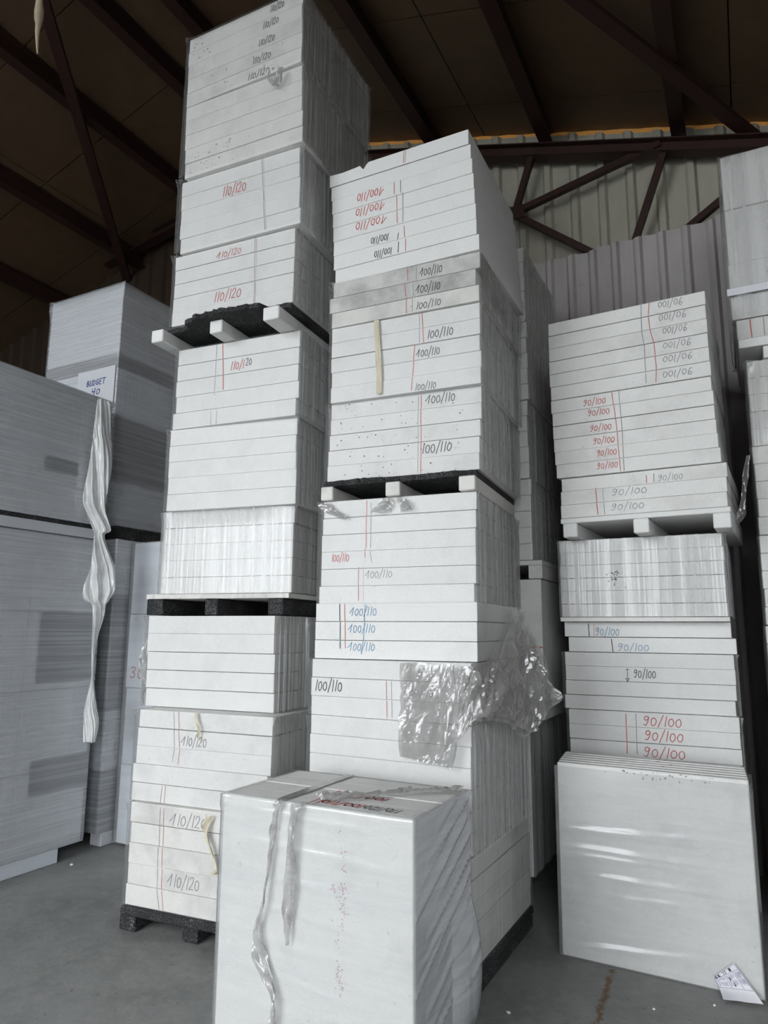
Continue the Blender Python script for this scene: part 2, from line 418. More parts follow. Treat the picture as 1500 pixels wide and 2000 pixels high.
def corrugated(s0, s1, t, pitch, depth, rib, top, z0=0.0):
    """one trapezoidal sheet from s0 to s1 with its face at t"""
    prof = []; s = s0
    while s < s1 - 1e-6:
        for q, y in ((0, 0), (pitch - rib - .05, 0), (pitch - rib - .025, -depth), (pitch - .025, -depth)):
            if s + q < s1: prof.append((s + q, t + y))
        s += pitch
    prof.append((s1, t)); n = len(prof); v = []
    for (a, y) in prof: v.append((a, y, z0))
    for (a, y) in prof: v.append((a, y, top(a)))
    for (a, y) in prof: v.append((a, y + .002, z0))
    for (a, y) in prof: v.append((a, y + .002, top(a)))
    f = []
    for i in range(n - 1): f += [(i, i + 1, n + i + 1, n + i), (2 * n + i + 1, 2 * n + i, 3 * n + i, 3 * n + i + 1), (n + i, n + i + 1, 3 * n + i + 1, 3 * n + i)]
    return mesh('wall_panel', v, f)
def slab(s0, s1, t0, t1, z0, ztop):
    v = [(s, t, z0) for s, t in ((s0, t0), (s1, t0), (s1, t1), (s0, t1))] + [(s, t, ztop(s)) for s, t in ((s0, t0), (s1, t0), (s1, t1), (s0, t1))]
    return v, [(3, 2, 1, 0), (4, 5, 6, 7), (0, 1, 5, 4), (1, 2, 6, 5), (2, 3, 7, 6), (3, 0, 4, 7)]
# back wall: two rails carry the cream sheets, which stop short of the roof
def rails(name, zs, t, s0, s1, mat):
    V, F = [], []
    for z in zs:
        v, f = slab(s0, s1, t, t + .06, z, lambda s, z=z: z + .1); k = len(V); V += v; F += [tuple(i + k for i in q) for q in f]
    return link(name, mesh(name, V, F), mat, None, (0, 0, 0), hz)
wb = rails('wall_back', (.3, 2.0, 3.7, 4.9), BACK + .01, SMIN, SMAX, 'steel_dark'); tag(wb, 'cream corrugated sheet wall at the back of the hall', kind='structure')
k = 0; s = SMIN
while s < SMAX - .01:
    e = min(s + 1.08, SMAX); j = .012 * math.sin(k * 2.3)
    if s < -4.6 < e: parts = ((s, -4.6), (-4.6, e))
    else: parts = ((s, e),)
    for a, b in parts: link('wall_panel', corrugated(a, b, BACK, .27, .04, .055, lambda q, j=j, a=a: roof(q) - (.05 - j * .6 if a > -5.0 else -.02)), 'cladding_cream' if b > -5.2 else 'cladding_darkened', wb)
    s = e; k += 1
m_, nt_, out_ = newmat('joint_filler'); t_ = NT(nt_)
tl_ = t_.n('ShaderNodeBsdfTranslucent'); tl_.inputs[0].default_value = (0.17, 0.078, 0.018, 1); df_ = t_.n('ShaderNodeBsdfDiffuse'); df_.inputs[0].default_value = (0.22, 0.13, 0.06, 1)
mx_ = t_.n('ShaderNodeMixShader'); mx_.inputs[0].default_value = 0.5; t_.l(tl_.outputs[0], mx_.inputs[1]); t_.l(df_.outputs[0], mx_.inputs[2]); t_.l(mx_.outputs[0], out_.inputs[0]); MATS['joint_filler'] = m_
vs, fs = [], []; NS = 160
for i in range(NS + 1):
    q = -4.6 + (SMAX + 4.6) * i / NS; w_ = .006 * math.sin(i * 1.7)
    vs += [(q, BACK + .012 + w_, roof(q) - .14), (q, BACK + .012 - w_, roof(q) + .004)]
for i in range(NS): fs.append((2 * i, 2 * i + 2, 2 * i + 3, 2 * i + 1))
link('joint_filler', mesh('joint_filler', vs, fs), 'joint_filler', wb)
wp = rails('wall_partition', (.3, 2.2, 4.2), 6.215, -7.0, 5.9, 'steel_dark'); tag(wp, 'grey ribbed sheet partition below the truss', kind='structure')
s = -7.0; k = 0
while s < 5.89:
    e = min(s + 1.0, 5.9); zt = 5.30 + .035 * math.sin(k * 1.9 + 1)
    link('wall_panel', corrugated(s, e, 6.2, .2, .032, .035, lambda q, zt=zt, k=k: zt + .012 * math.sin(q * 31)), 'cladding_grey', wp); s = e; k += 1
for nm, s0, s1 in (('wall_left', SMIN - .15, SMIN), ('wall_right', SMAX, SMAX + .15)):
    v, f = slab(s0, s1, FRONT, BACK, 0, lambda q: roof(q)); tag(link(nm, mesh(nm, v, f), 'wall_dim', None, (0, 0, 0), hz), kind='structure')
V, F = [], []
RF = lambda q: roof(q)
for s0, s1, z0, zt in ((SMIN, GATES[0][0], 0, RF), (GATES[0][1], GATES[1][0], 0, RF), (GATES[1][1], SMAX, 0, RF), (GATES[0][0], -4.6, GATES[0][2], RF), (-4.6, GATES[0][1], GATES[0][2], RF), (GATES[1][0], GATES[1][1], GATES[1][2], RF)):  # second piece is the added pier that blocks light
    v, f = slab(s0, s1, FRONT - .15, FRONT, z0, zt); k = len(V); V += v; F += [tuple(i + k for i in q) for q in f]
tag(link('wall_front', mesh('wall_front', V, F), 'wall_dim', None, (0, 0, 0), hz), kind='structure')

# purlins along the hall, under the lining
PUR = [(-8.70, 'leftmost dark steel purlin low under the roof'), (-7.35, 'dark red steel purlin above the wrapped grey stacks, second from the left'),
       (-6.02, 'broad dark steel purlin crossed by the diagonal roof brace at upper left'), (-5.06, 'dark red ridge purlin left of the tallest stack, the left one'),
       (-4.45, 'dark red ridge purlin just beside the tallest stack top'), (-2.76, 'black-looking purlin between the tallest stack and the middle stack'),
       (-1.50, 'dark red purlin above the middle stack, meeting the truss chord'), (-.25, 'dark red purlin right of the middle, running almost straight up'),
       (1.05, 'rightmost dark purlin above the far right stack')]
for s, lab in PUR:
    z = roof(s) - .105
    o = link('roof_purlin', beam_between((s, FRONT, z), (s, BACK + .5, z), .13, .20, shape='I'), 'steel_red', None, (0, 0, 0), hz)
    tag(o, lab, 'purlin', 'steel purlins under the roof')
def brace(a, b, lab):
    za, zb = roof(a[0]) - .25, roof(b[0]) - .25
    tag(link('roof_brace', beam_between((a[0], a[1], za), (b[0], b[1], zb), .11, .05), 'steel_red', None, (0, 0, 0), hz), lab, 'brace', 'diagonal roof braces')
brace((-5.1, 3.13), (-7.6, 6.56), 'thin dark red diagonal brace crossing the purlins at upper left')
brace((-1.75, 3.28), (.42, 6.56), 'thin dark red diagonal brace crossing the roof at upper right')
# lattice truss before the back wall
tr = link('roof_truss', None, None, None, (0, 0, 0), hz); tag(tr, 'dark red lattice steel truss in front of the cream wall', 'truss')
TT = 6.40
def chord_z(s): return 6.135 - .3 * s + .0
link('top_chord', beam_between((-9.0, TT, 7.2 - .3 * 1.4), (-4.6, TT, chord_z(-4.6)), .14, .13, shape='I'), 'steel_red', tr)
link('top_chord', beam_between((-4.6, TT, chord_z(-4.6)), (3.0, TT, chord_z(3.0)), .14, .13, shape='I'), 'steel_red', tr)
for a, b in (((-1.62, 6.62), (-1.82, 6.0)), ((-.41, 6.30), (-1.82, 6.0)), ((-1.82, 5.97), (-.98, 5.28)), ((-.37, 6.24), (-.71, 5.3)), ((.55, 5.9), (-.26, 5.36)), ((.62, 5.95), (.45, 5.2)), ((-2.9, 7.0), (-1.86, 6.02)), ((-2.95, 7.0), (-3.2, 6.3)), ((-3.2, 6.3), (-4.3, 7.35))):
    link('web_member', beam_between((a[0], TT, a[1]), (b[0], TT, b[1]), .06, .06), 'steel_red', tr)
link('gusset_plate', beam_between((-1.9, TT - .035, 5.98), (-1.72, TT - .035, 5.98), .01, .14), 'steel_red', tr)

# ------------------------------------------------------------------ the stacks
UNITS = {
  'A0': dict(x=-1.5362, y=4.5114, yaw=22.60, w=0.9771, d=1.000, h=0.5823, z=0.1351, n=5, lt=-0.0054, lb=0.0053),
  'A1': dict(x=-1.5442, y=4.5487, yaw=22.60, w=0.9769, d=1.000, h=0.5479, z=0.7174, n=5, lt=0.0042, lb=-0.0041),
  'A2': dict(x=-1.5675, y=4.7233, yaw=22.36, w=0.9764, d=1.000, h=0.5871, z=1.2653, n=5, lt=-0.0075, lb=0.0072),
  'A3': dict(x=-1.5104, y=4.7440, yaw=18.65, w=0.9773, d=1.000, h=0.5603, z=1.9967, n=5, lt=0.0064, lb=-0.0062),
  'A4': dict(x=-1.4930, y=4.6913, yaw=19.41, w=0.9794, d=1.000, h=0.5751, z=2.5570, n=5, lt=-0.0037, lb=0.0035),
  'A5': dict(x=-1.4614, y=4.6720, yaw=21.58, w=0.9694, d=1.000, h=0.5809, z=3.1321, n=5, lt=0.0069, lb=-0.0064),
  'A6': dict(x=-1.4931, y=4.5687, yaw=23.42, w=0.9764, d=1.000, h=0.5254, z=3.8419, n=5, lt=-0.0019, lb=0.0017),
  'A7': dict(x=-1.4603, y=4.5276, yaw=23.81, w=0.9766, d=1.000, h=0.5589, z=4.3673, n=5, lt=-0.0128, lb=0.0126),
  'A8': dict(x=-1.4463, y=4.4904, yaw=24.36, w=0.9744, d=1.000, h=0.5740, z=4.9262, n=5, lt=-0.0123, lb=0.0122),
  'A9': dict(x=-1.4584, y=4.4926, yaw=25.85, w=0.9853, d=0.975, h=0.5658, z=5.5001, n=5, lt=-0.0057, lb=0.0012),
  'B2': dict(x=-0.4488, y=4.1490, yaw=28.18, w=0.9987, d=1.010, h=0.5149, z=0.1250, n=5, lt=-0.0000, lb=0.0001),
  'B3': dict(x=-0.4226, y=4.2140, yaw=27.95, w=0.9948, d=0.950, h=0.6359, z=0.6399, n=6, lt=0.0027, lb=-0.0044),
  'B4': dict(x=-0.4214, y=4.2290, yaw=27.36, w=0.9985, d=1.000, h=0.3221, z=1.2758, n=3, lt=0.0057, lb=-0.0028),
  'B5': dict(x=-0.4107, y=4.2467, yaw=23.38, w=1.0045, d=1.000, h=0.3260, z=1.5980, n=3, lt=0.0040, lb=-0.0041),
  'B6': dict(x=-0.3850, y=4.3446, yaw=22.60, w=0.9936, d=1.130, h=0.6416, z=1.9240, n=6, lt=0.0030, lb=-0.0138),
  'B8': dict(x=-0.3538, y=4.3376, yaw=22.72, w=0.9960, d=1.000, h=0.5087, z=2.6950, n=5, lt=0.0104, lb=-0.0100),
  'B9': dict(x=-0.3477, y=4.3030, yaw=23.48, w=0.9974, d=1.000, h=0.5129, z=3.2038, n=5, lt=-0.0031, lb=0.0031),
  'B10': dict(x=-0.3474, y=4.2982, yaw=24.13, w=1.0000, d=1.000, h=0.3141, z=3.7166, n=3, lt=0.0057, lb=-0.0057),
  'B11': dict(x=-0.3589, y=4.3152, yaw=26.52, w=1.0035, d=0.994, h=0.8261, z=4.0307, n=8, lt=-0.0174, lb=0.0171),
  'C3': dict(x=1.2208, y=4.7208, yaw=24.85, w=0.9995, d=1.000, h=0.5554, z=0.7102, n=6, lt=-0.0012, lb=0.0014),
  'C4': dict(x=1.2118, y=4.7394, yaw=24.26, w=1.0126, d=1.000, h=0.3676, z=1.2656, n=4, lt=0.0036, lb=-0.0038),
  'C5': dict(x=1.2258, y=4.7346, yaw=25.23, w=1.0043, d=1.000, h=0.1964, z=1.6332, n=2, lt=-0.0026, lb=0.0028),
  'C5t': dict(x=1.1835, y=4.6861, yaw=26.75, w=1.0149, d=1.000, h=0.0312, z=1.8296, n=1, lt=0.0008, lb=-0.0012),
  'C6': dict(x=1.2089, y=4.7452, yaw=27.51, w=1.0082, d=1.000, h=0.5172, z=1.8608, n=6, lt=-0.0020, lb=0.0021),
  'C7': dict(x=1.1939, y=4.6157, yaw=30.34, w=1.0110, d=1.000, h=0.2738, z=2.5116, n=3, lt=0.0032, lb=-0.0031),
  'C8': dict(x=1.1604, y=4.6056, yaw=29.68, w=1.0064, d=1.000, h=0.5494, z=2.7854, n=6, lt=-0.0112, lb=0.0110),
  'C9': dict(x=1.1443, y=4.5996, yaw=30.06, w=1.0076, d=1.000, h=0.5630, z=3.3348, n=6, lt=-0.0014, lb=0.0013),
}
MARKS = [
  ('A9', 't', '110/120', 'k', 0.7767, 0.5179, 0.1166, 0.0542, 0),
  ('A9', 't', '110/120', 'k', 0.73, 0.4072, 0.1346, 0.054, 0),
  ('A9', 't', '110/120', 'k', 0.7012, 0.2768, 0.1391, 0.0536, 0),
  ('A9', 't', '110/120', 'k', 0.6636, 0.1545, 0.1569, 0.0533, 0),
  ('A9', 't', '110/120', 'k', 0.6429, 0.04, 0.1874, 0.053, 0),
  ('A7', 't', '110/120', 'r', 0.4561, 0.3785, 0.1981, 0.0944, 0),
  ('A7', 'l', 'g', 4, [(0.6687, 0.5741), (0.7165, 0.0157)]),
  ('A7', 'l', 'p', 3, [(0.681, 0.5743), (0.7265, 0.0169)]),
  ('A6', 't', 'i10/120', 'r', 0.4592, 0.4591, 0.2132, 0.0499, 0),
  ('A6', 't', '110/120', 'r', 0.4654, 0.1061, 0.2271, 0.0746, 0),
  ('A6', 'l', 'g', 4, [(0.6675, 0.5245), (0.6829, -0.0043)]),
  ('A6', 'l', 'p', 4, [(0.6817, 0.5249), (0.6908, -0.0022)]),
  ('A5', 't', '110/1', 'r', 0.4983, 0.4037, 0.1148, 0.0627, 0),
  ('A5', 't', '20', 'k', 0.5867, 0.4168, 0.0485, 0.055, 0),
  ('A5', 'l', 'r', 7, [(0.3698, 0.5778), (0.3897, 0.2426)]),
  ('A5', 'l', 'g', 4, [(0.322, 0.5775), (0.319, 0.2111)]),
  ('A5', 'l', 'p', 5, [(0.3416, 0.1029), (0.3431, 0.0016)]),
  ('A5', 'l', 'g', 3, [(0.2961, 0.1008), (0.3017, 0.0023)]),
  ('A1', 't', 'i10/120', 'g', 0.4369, 0.3777, 0.1958, 0.0593, 0),
  ('A1', 'l', 'g', 4, [(0.2715, 0.5496), (0.2935, 0.3475), (0.2814, 0.2447)]),
  ('A1', 'l', 'r', 4, [(0.3067, 0.5483), (0.3324, 0.344), (0.3246, 0.233)]),
  ('A1', 'l', 'g', 4, [(0.2161, 0.1023), (0.2064, -0.0022)]),
  ('A1', 'l', 'r', 4, [(0.2412, 0.1045), (0.2372, 0.0007)]),
  ('A0', 'l', 'g', 4, [(0.2161, 0.5664), (0.2247, 0.1261), (0.2506, 0.0095)]),
  ('A0', 'l', 'r', 4, [(0.2432, 0.5632), (0.258, 0.1306), (0.2808, 0.0056)]),
  ('A0', 't', 'i10/120', 'g', 0.4244, 0.501, 0.2754, 0.0707, 0),
  ('A0', 't', 'i10/120', 'g', 0.4129, 0.1765, 0.2396, 0.0715, 0),
  ('B11', 't', 'i00/110', 'r', 0.2835, 0.5853, 0.2036, 0.0599, 1),
  ('B11', 't', 'i00/110', 'r', 0.2809, 0.4782, 0.2221, 0.0595, 1),
  ('B11', 't', 'i00/110', 'r', 0.2894, 0.389, 0.2362, 0.059, 1),
  ('B11', 'l', 'r', 5, [(0.4603, 0.6173), (0.4607, 0.5326)]),
  ('B11', 'l', 'r', 5, [(0.4769, 0.5241), (0.4835, 0.3191)]),
  ('B11', 'l', 'g', 6, [(0.5064, 0.6178), (0.5066, 0.5299)]),
  ('B11', 'l', 'g', 6, [(0.5231, 0.5213), (0.5235, 0.3189)]),
  ('B11', 'l', 'r', 4, [(0.5299, 0.8285), (0.5263, 0.7331)]),
  ('B11', 'l', 'g', 4, [(0.5446, 0.831), (0.5374, 0.737)]),
  ('B11', 't', '100/110', 'k', 0.3549, 0.24, 0.1346, 0.0508, 1),
  ('B11', 't', '100/110', 'k', 0.3817, 0.1377, 0.1334, 0.0502, 1),
  ('B11', 'l', 'k', 5, [(0.491, 0.2507), (0.4839, 0.2008)]),
  ('B11', 'l', 'k', 5, [(0.493, 0.1877), (0.4897, 0.114)]),
  ('B11', 'l', 'r', 5, [(0.5308, 0.2882), (0.5345, 0.2053)]),
  ('B11', 'l', 'r', 5, [(0.5417, 0.1927), (0.5418, 0.1114)]),
  ('B10', 't', 'i00/110', 'k', 0.6916, 0.2614, 0.1559, 0.055, 0),
  ('B10', 't', 'i00/110', 'k', 0.6708, 0.1528, 0.1694, 0.058, 0),
  ('B10', 't', '100/110', 'k', 0.677, 0.0427, 0.1685, 0.0507, 0),
  ('B10', 'l', 'r', 5, [(0.535, 0.3097), (0.5368, 0.2222)]),
  ('B10', 'l', 'r', 5, [(0.5159, 0.2127), (0.523, 0.1211)]),
  ('B10', 'l', 'r', 5, [(0.5265, 0.1101), (0.5266, 0.0071)]),
  ('B10', 'l', 'g', 4, [(0.5959, 0.3102), (0.5957, 0.2166)]),
  ('B10', 'l', 'g', 4, [(0.5715, 0.2113), (0.5749, 0.1141)]),
  ('B10', 'l', 'g', 4, [(0.568, 0.1018), (0.5666, 0.0131)]),
  ('B9', 't', '100/110', 'k', 0.7503, 0.36, 0.1712, 0.0564, 0),
  ('B9', 't', 'i00/110', 'k', 0.6667, 0.2478, 0.1599, 0.053, 0),
  ('B9', 't', '100/110', 'k', 0.6525, 0.0295, 0.1391, 0.0457, 0),
  ('B9', 'l', 'r', 6, [(0.6273, 0.5062), (0.6402, 0.3087)]),
  ('B9', 'l', 'r', 6, [(0.5794, 0.3053), (0.5589, 0.0161)]),
  ('B9', 'l', 'g', 4, [(0.609, 0.5062), (0.6133, 0.3165)]),
  ('B8', 't', 'i00/110', 'k', 0.7499, 0.4657, 0.1957, 0.0584, 0),
  ('B8', 't', '100/110', 'k', 0.7269, 0.1599, 0.1941, 0.0635, 0),
  ('B8', 'l', 'r', 6, [(0.6266, 0.4978), (0.6233, 0.0075)]),
  ('B8', 'l', 'g', 4, [(0.6078, 0.4969), (0.6036, 0.0091)]),
  ('B6', 't', '100/110', 'r', 0.1265, 0.2922, 0.1236, 0.051, 0),
  ('B6', 't', 'i00/110', 'g', 0.3861, 0.1763, 0.1846, 0.0494, 0),
  ('B6', 'l', 'r', 5, [(0.3032, 0.6311), (0.2997, 0.3381)]),
  ('B6', 'l', 'r', 5, [(0.2929, 0.3352), (0.2935, 0.2817)]),
  ('B6', 'l', 'r', 5, [(0.2517, 0.2203), (0.2525, 0.0181)]),
  ('B6', 'l', 'g', 4, [(0.331, 0.6164), (0.3305, 0.3369)]),
  ('B6', 'l', 'g', 4, [(0.3221, 0.3278), (0.3382, 0.249)]),
  ('B6', 'l', 'p', 3, [(0.2826, 0.2226), (0.2852, 0.0178)]),
  ('B5', 't', 'i00/110', 'b', 0.3192, 0.2764, 0.1824, 0.0506, 0),
  ('B5', 't', 'i00/110', 'b', 0.3085, 0.1785, 0.182, 0.0503, 0),
  ('B5', 't', 'i00/110', 'b', 0.3099, 0.0755, 0.1812, 0.0498, 0),
  ('B5', 'l', 'k', 6, [(0.165, 0.3194), (0.1719, 0.0616)]),
  ('B5', 'l', 'r', 5, [(0.1977, 0.3192), (0.2059, 0.0621)]),
  ('B5', 'l', 'b', 5, [(0.3333, 0.318), (0.3226, 0.1138), (0.3104, 0.0316)]),
  ('B4', 't', '100/110', 'k', 0.1213, 0.172, 0.1893, 0.064, 0),
  ('B4', 't', 'i00/110', 'g', 0.6959, 0.157, 0.1843, 0.0435, 0),
  ('B4', 'l', 'r', 5, [(0.4975, 0.2123), (0.5033, 0.0102)]),
  ('B4', 'l', 'g', 4, [(0.5287, 0.2135), (0.5338, 0.0121)]),
  ('C9', 't', '90/100', 'g', 0.8006, 0.5231, 0.1526, 0.0488, 1),
  ('C9', 't', '90/100', 'g', 0.8079, 0.4368, 0.1701, 0.0485, 1),
  ('C9', 't', '90/100', 'g', 0.8181, 0.3506, 0.151, 0.0481, 1),
  ('C9', 't', '90/100', 'g', 0.8238, 0.2418, 0.1712, 0.0478, 1),
  ('C9', 't', '90/100', 'g', 0.8213, 0.1493, 0.1797, 0.0475, 1),
  ('C9', 't', '90/100', 'g', 0.8153, 0.048, 0.1792, 0.0472, 1),
  ('C9', 'l', 'r', 5, [(0.6769, 0.5566), (0.6656, 0.4663), (0.6726, 0.3616), (0.69, 0.2768), (0.6958, 0.1013), (0.6877, 0.013)]),
  ('C9', 'l', 'g', 5, [(0.6256, 0.5546), (0.6192, 0.3733), (0.6301, 0.2788), (0.6286, 0.0166)]),
  ('C8', 't', '90/100', 'r', 0.2856, 0.5007, 0.1507, 0.0462, 0),
  ('C8', 't', '90/100', 'r', 0.3092, 0.4257, 0.1428, 0.0458, 0),
  ('C8', 't', '90/100', 'r', 0.3177, 0.3184, 0.142, 0.0454, 0),
  ('C8', 't', '90/100', 'r', 0.3335, 0.2287, 0.1411, 0.0451, 0),
  ('C8', 't', '90/100', 'r', 0.3493, 0.1432, 0.1304, 0.0448, 0),
  ('C8', 't', '90/100', 'r', 0.3486, 0.057, 0.1365, 0.0445, 0),
  ('C8', 'l', 'r', 5, [(0.3976, 0.5428), (0.4124, 0.3713), (0.4176, 0.2764), (0.4271, 0.0072)]),
  ('C8', 'l', 'g', 5, [(0.4435, 0.5421), (0.4476, 0.3591), (0.4498, 0.272), (0.4495, 0.0082)]),
  ('C7', 't', '90/100', 'g', 0.7008, 0.216, 0.1494, 0.0425, 0),
  ('C7', 'l', 'r', 5, [(0.5554, 0.2416), (0.5547, 0.1948)]),
  ('C7', 'l', 'g', 5, [(0.6009, 0.2466), (0.5991, 0.1936)]),
  ('C7', 't', '90/100', 'g', 0.4503, 0.155, 0.2211, 0.0469, 0),
  ('C7', 't', '90/100', 'g', 0.4356, 0.0523, 0.2083, 0.0466, 0),
  ('C7', 'l', 'r', 6, [(0.2341, 0.1897), (0.2428, 0.0107)]),
  ('C7', 'l', 'g', 4, [(0.2793, 0.1853), (0.2855, 0.0108)]),
  ('C5', 't', '90/100', 'b', 0.2712, 0.1316, 0.1549, 0.0529, 0),
  ('C5', 'l', 'k', 6, [(0.1495, 0.1843), (0.1524, 0.0974)]),
  ('C5', 'l', 'r', 3, [(0.1857, 0.1844), (0.1843, 0.0977)]),
  ('C5', 't', '90/100', 'b', 0.4283, 0.0352, 0.1936, 0.0486, 0),
  ('C5', 'l', 'k', 6, [(0.2916, 0.0856), (0.2996, 0.0037)]),
  ('C4', 't', '90/100', 'k', 0.5022, 0.2435, 0.135, 0.0542, 0),
  ('C4', 'l', 'k', 4, [(0.3974, 0.2693), (0.3934, 0.1889)]),
  ('C4', 'l', 'k', 4, [(0.3853, 0.2593), (0.398, 0.2822), (0.4072, 0.2599), (0.3853, 0.2593)]),
  ('C4', 'l', 'k', 4, [(0.3826, 0.2046), (0.3931, 0.1825), (0.4045, 0.2053), (0.3826, 0.2046)]),
  ('C3', 't', '90/100', 'r', 0.5769, 0.5074, 0.2291, 0.0617, 0),
  ('C3', 't', '90/100', 'r', 0.5808, 0.4188, 0.2282, 0.0613, 0),
  ('C3', 't', '90/100', 'r', 0.578, 0.3183, 0.2451, 0.0608, 0),
  ('C3', 'l', 'r', 6, [(0.3598, 0.5419), (0.3548, 0.2983)]),
  ('C3', 'l', 'g', 5, [(0.4193, 0.5451), (0.4158, 0.2998)]),
]

SHEET_RND = random.Random(21)
def unit_frame(q): return Matrix.Translation((q['x'], q['y'], q['z'])) @ Matrix.Rotation(-R(q['yaw']), 4, 'Z')
SHIFT = {('A5', 4): -.016, ('A1', 0): .004, ('A1', 1): .010, ('A1', 2): .0, ('A1', 3): -.016, ('A1', 4): -.012, ('A0', 4): -.012, ('B11', 0): -.012, ('B11', 1): -.006,
         ('B11', 7): .012, ('B10', 1): -.02, ('C7', 0): .004, ('C5', 0): -.008, ('C5', 1): .016}
def build_unit(name, labels, mat='foam_clean', loose=False, group=None, wrapkw=None, cat='foam pack', jit=.005):
    """a pack of foam sheets (an Empty with its sheets and film) or a pile of loose sheets (things of their own)"""
    q = UNITS[name]; n = q['n']; t = q['h'] / n; fr = unit_frame(q); sheets = []
    root = None
    if not loose:
        root = link('foam_sheet_pack', None, None, None, (q['x'], q['y'], q['z']), -R(q['yaw'])); tag(root, labels, cat, group)
    mats = mat if isinstance(mat, list) else [mat] * n
    for i in range(n):                           # 0 is the top sheet
        f = (i + .5) / n; dx = q['lt'] * (1 - f) + q['lb'] * f + SHEET_RND.uniform(-jit, jit) + SHIFT.get((name, i), 0); dy = SHEET_RND.uniform(-jit, jit) * .8
        z = q['h'] - (i + 1) * t + .001
        smesh = boxmesh(q['w'], q['d'], t - SHEET_RND.choice((.0012, .0016, .0028, .004)), mats[i], SHEET_RND.choice((.0015, .003)))
        if loose:
            p = fr @ Vector((dx, dy, z)); o = link('foam_sheet', smesh, None, None, p, -R(q['yaw'])); tag(o, labels[i], 'foam sheet', group)
        else: o = link('foam_sheet', smesh, None, root, (dx, dy, z))
        sheets.append((o, dx, z, t, dy))
    rnd = random.Random(hash(name) % 999 if False else sum(map(ord, name)))
    for m in MARKS:
        if m[0] != name: continue
        if m[1] == 't':
            _, _, txt, col, cx, cz, w, h, flip = m
            i = max(0, min(n - 1, int((q['h'] - cz) / t))); o, dx, z, tt, dy = sheets[i]
            h = min(h, tt * .72); cz = max(z + h * .66, min(z + tt - .003 - h * .66, cz))
            marking(o, text_strokes(txt, cx - dx, cz - z, w, h, flip, rnd), max(.0034, min(.0055, h * .085)) if col in 'rk' else max(.0032, min(.005, h * .08)), col)
        else:
            _, _, col, wd, pts = m
            for i, (o, dx, z, tt, dy) in enumerate(sheets):
                a, b = z + .003, z + tt - .006; seg = []
                for (x0, z0), (x1, z1) in zip(pts, pts[1:]):
                    lo, hi = min(z0, z1), max(z0, z1)
                    if abs(z1 - z0) < 1e-5 or len(pts) == 4 and pts[0] == pts[-1] or abs(x1 - x0) > abs(z1 - z0):
                        if a <= (z0 + z1) / 2 <= b: seg.append([(x0 - dx, z0 - z), (x1 - dx, z1 - z)])
                        continue
                    if hi < a or lo > b: continue
                    za, zb = max(lo, a), min(hi, b)
                    g = lambda zz: x0 + (x1 - x0) * (zz - z0) / (z1 - z0)
                    seg.append([(g(za) - dx + rnd.uniform(-.001, .001), za - z), (g(zb) - dx + rnd.uniform(-.001, .001), zb - z)])
                if seg: marking(o, seg, wd * .001 * .85, col)
    if wrapkw is not None and root is not None:
        lean = (q['lt'] + q['lb']) / 2
        wrap(root, q['w'], q['d'], q['h'], seed=sum(map(ord, name)), dx=lean, **{**dict(off=.011 + abs(q['lt'] - q['lb']) / 2), **wrapkw})
    return root, sheets
def pallet(frame_unit, dz, x0, w, y0, d, deckmat, runmat, label, deck_t=.035, total=.125, runs=None, deck_outline=None, run_y=None):
    """deck on three runners; sits right below the unit it carries"""
    q = UNITS[frame_unit]
    base = unit_frame(q) @ Vector((x0, y0, -total + dz))
    root = link('pallet', None, None, None, base, -R(q['yaw'])); tag(root, label, 'pallet', 'pallets in the stacks')
    rh = total - deck_t - .003
    if deck_outline: link('deck', prism(deck_outline, deck_t - .002, deckmat), None, root, (0, 0, rh + .001))
    else: link('deck', boxmesh(w, d, deck_t - .002, deckmat, .005), None, root, (0, 0, rh + .001))
    for a, b, yy in runs:
        link('runner', boxmesh(b - a, d - yy - .02, rh - .001, runmat, .006), None, root, (a, yy, .001))
    return root
def jag(pts, step=.022, amp=.010, seed=0):
    rnd = random.Random(seed); out = []
    for a, b in zip(pts, pts[1:]):
        L = math.dist(a, b); n = max(1, int(L / step))
        for i in range(n):
            f = i / n; out.append((a[0] + (b[0] - a[0]) * f + rnd.uniform(-amp, amp) * .5, a[1] + (b[1] - a[1]) * f + rnd.uniform(-amp, amp)))
    out.append(pts[-1]); return out

CL = dict(right=.007)
# --- left (tallest) stack
A_G = 'foam packs of the tallest left stack'
build_unit('A0', 'lowest foam sheet pack of the tallest stack, grubby, 110/120 pencilled twice', 'foam_old', wrapkw=CL, group=A_G)
r, _ = build_unit('A1', 'second foam sheet pack from the floor in the tallest stack, stepped sheets', 'foam_worn', wrapkw=dict(right=.008, ears=.022), group=A_G)
A1R = r
a2, _ = build_unit('A2', 'unmarked foam sheet pack directly under the black-legged pallet of the tallest stack', 'foam_clean', wrapkw=dict(right=.014, ears=.02), group=A_G)
build_unit('A3', 'foam pack veiled in creased film standing on the black-legged pallet', 'foam_clean', wrapkw=dict(mat='film_ribbed', right=.004, front=.004, ears=.02, sag=.03), group=A_G)
build_unit('A4', 'unmarked clean foam sheet pack second above the black-legged pallet', 'foam_clean', wrapkw=dict(right=.008), group=A_G)
build_unit('A5', 'foam pack below the broken black deck, marked 110/1 in red and 20 in black', 'foam_clean', wrapkw=dict(right=.008, ears=.02), group=A_G)
build_unit('A6', 'foam pack standing on the broken black deck with two red 110/120 marks', 'foam_clean', wrapkw=dict(right=.008, ears=.028), group=A_G)
build_unit('A7', 'foam pack with one red 110/120, third from the top of the tallest stack', 'foam_clean', wrapkw=dict(right=.009, ears=.03), group=A_G)
a8, sh8 = build_unit('A8', 'spotted unmarked foam sheet pack second from the top of the tallest stack', 'foam_worn', wrapkw=dict(right=.008, ears=.0), group=A_G)
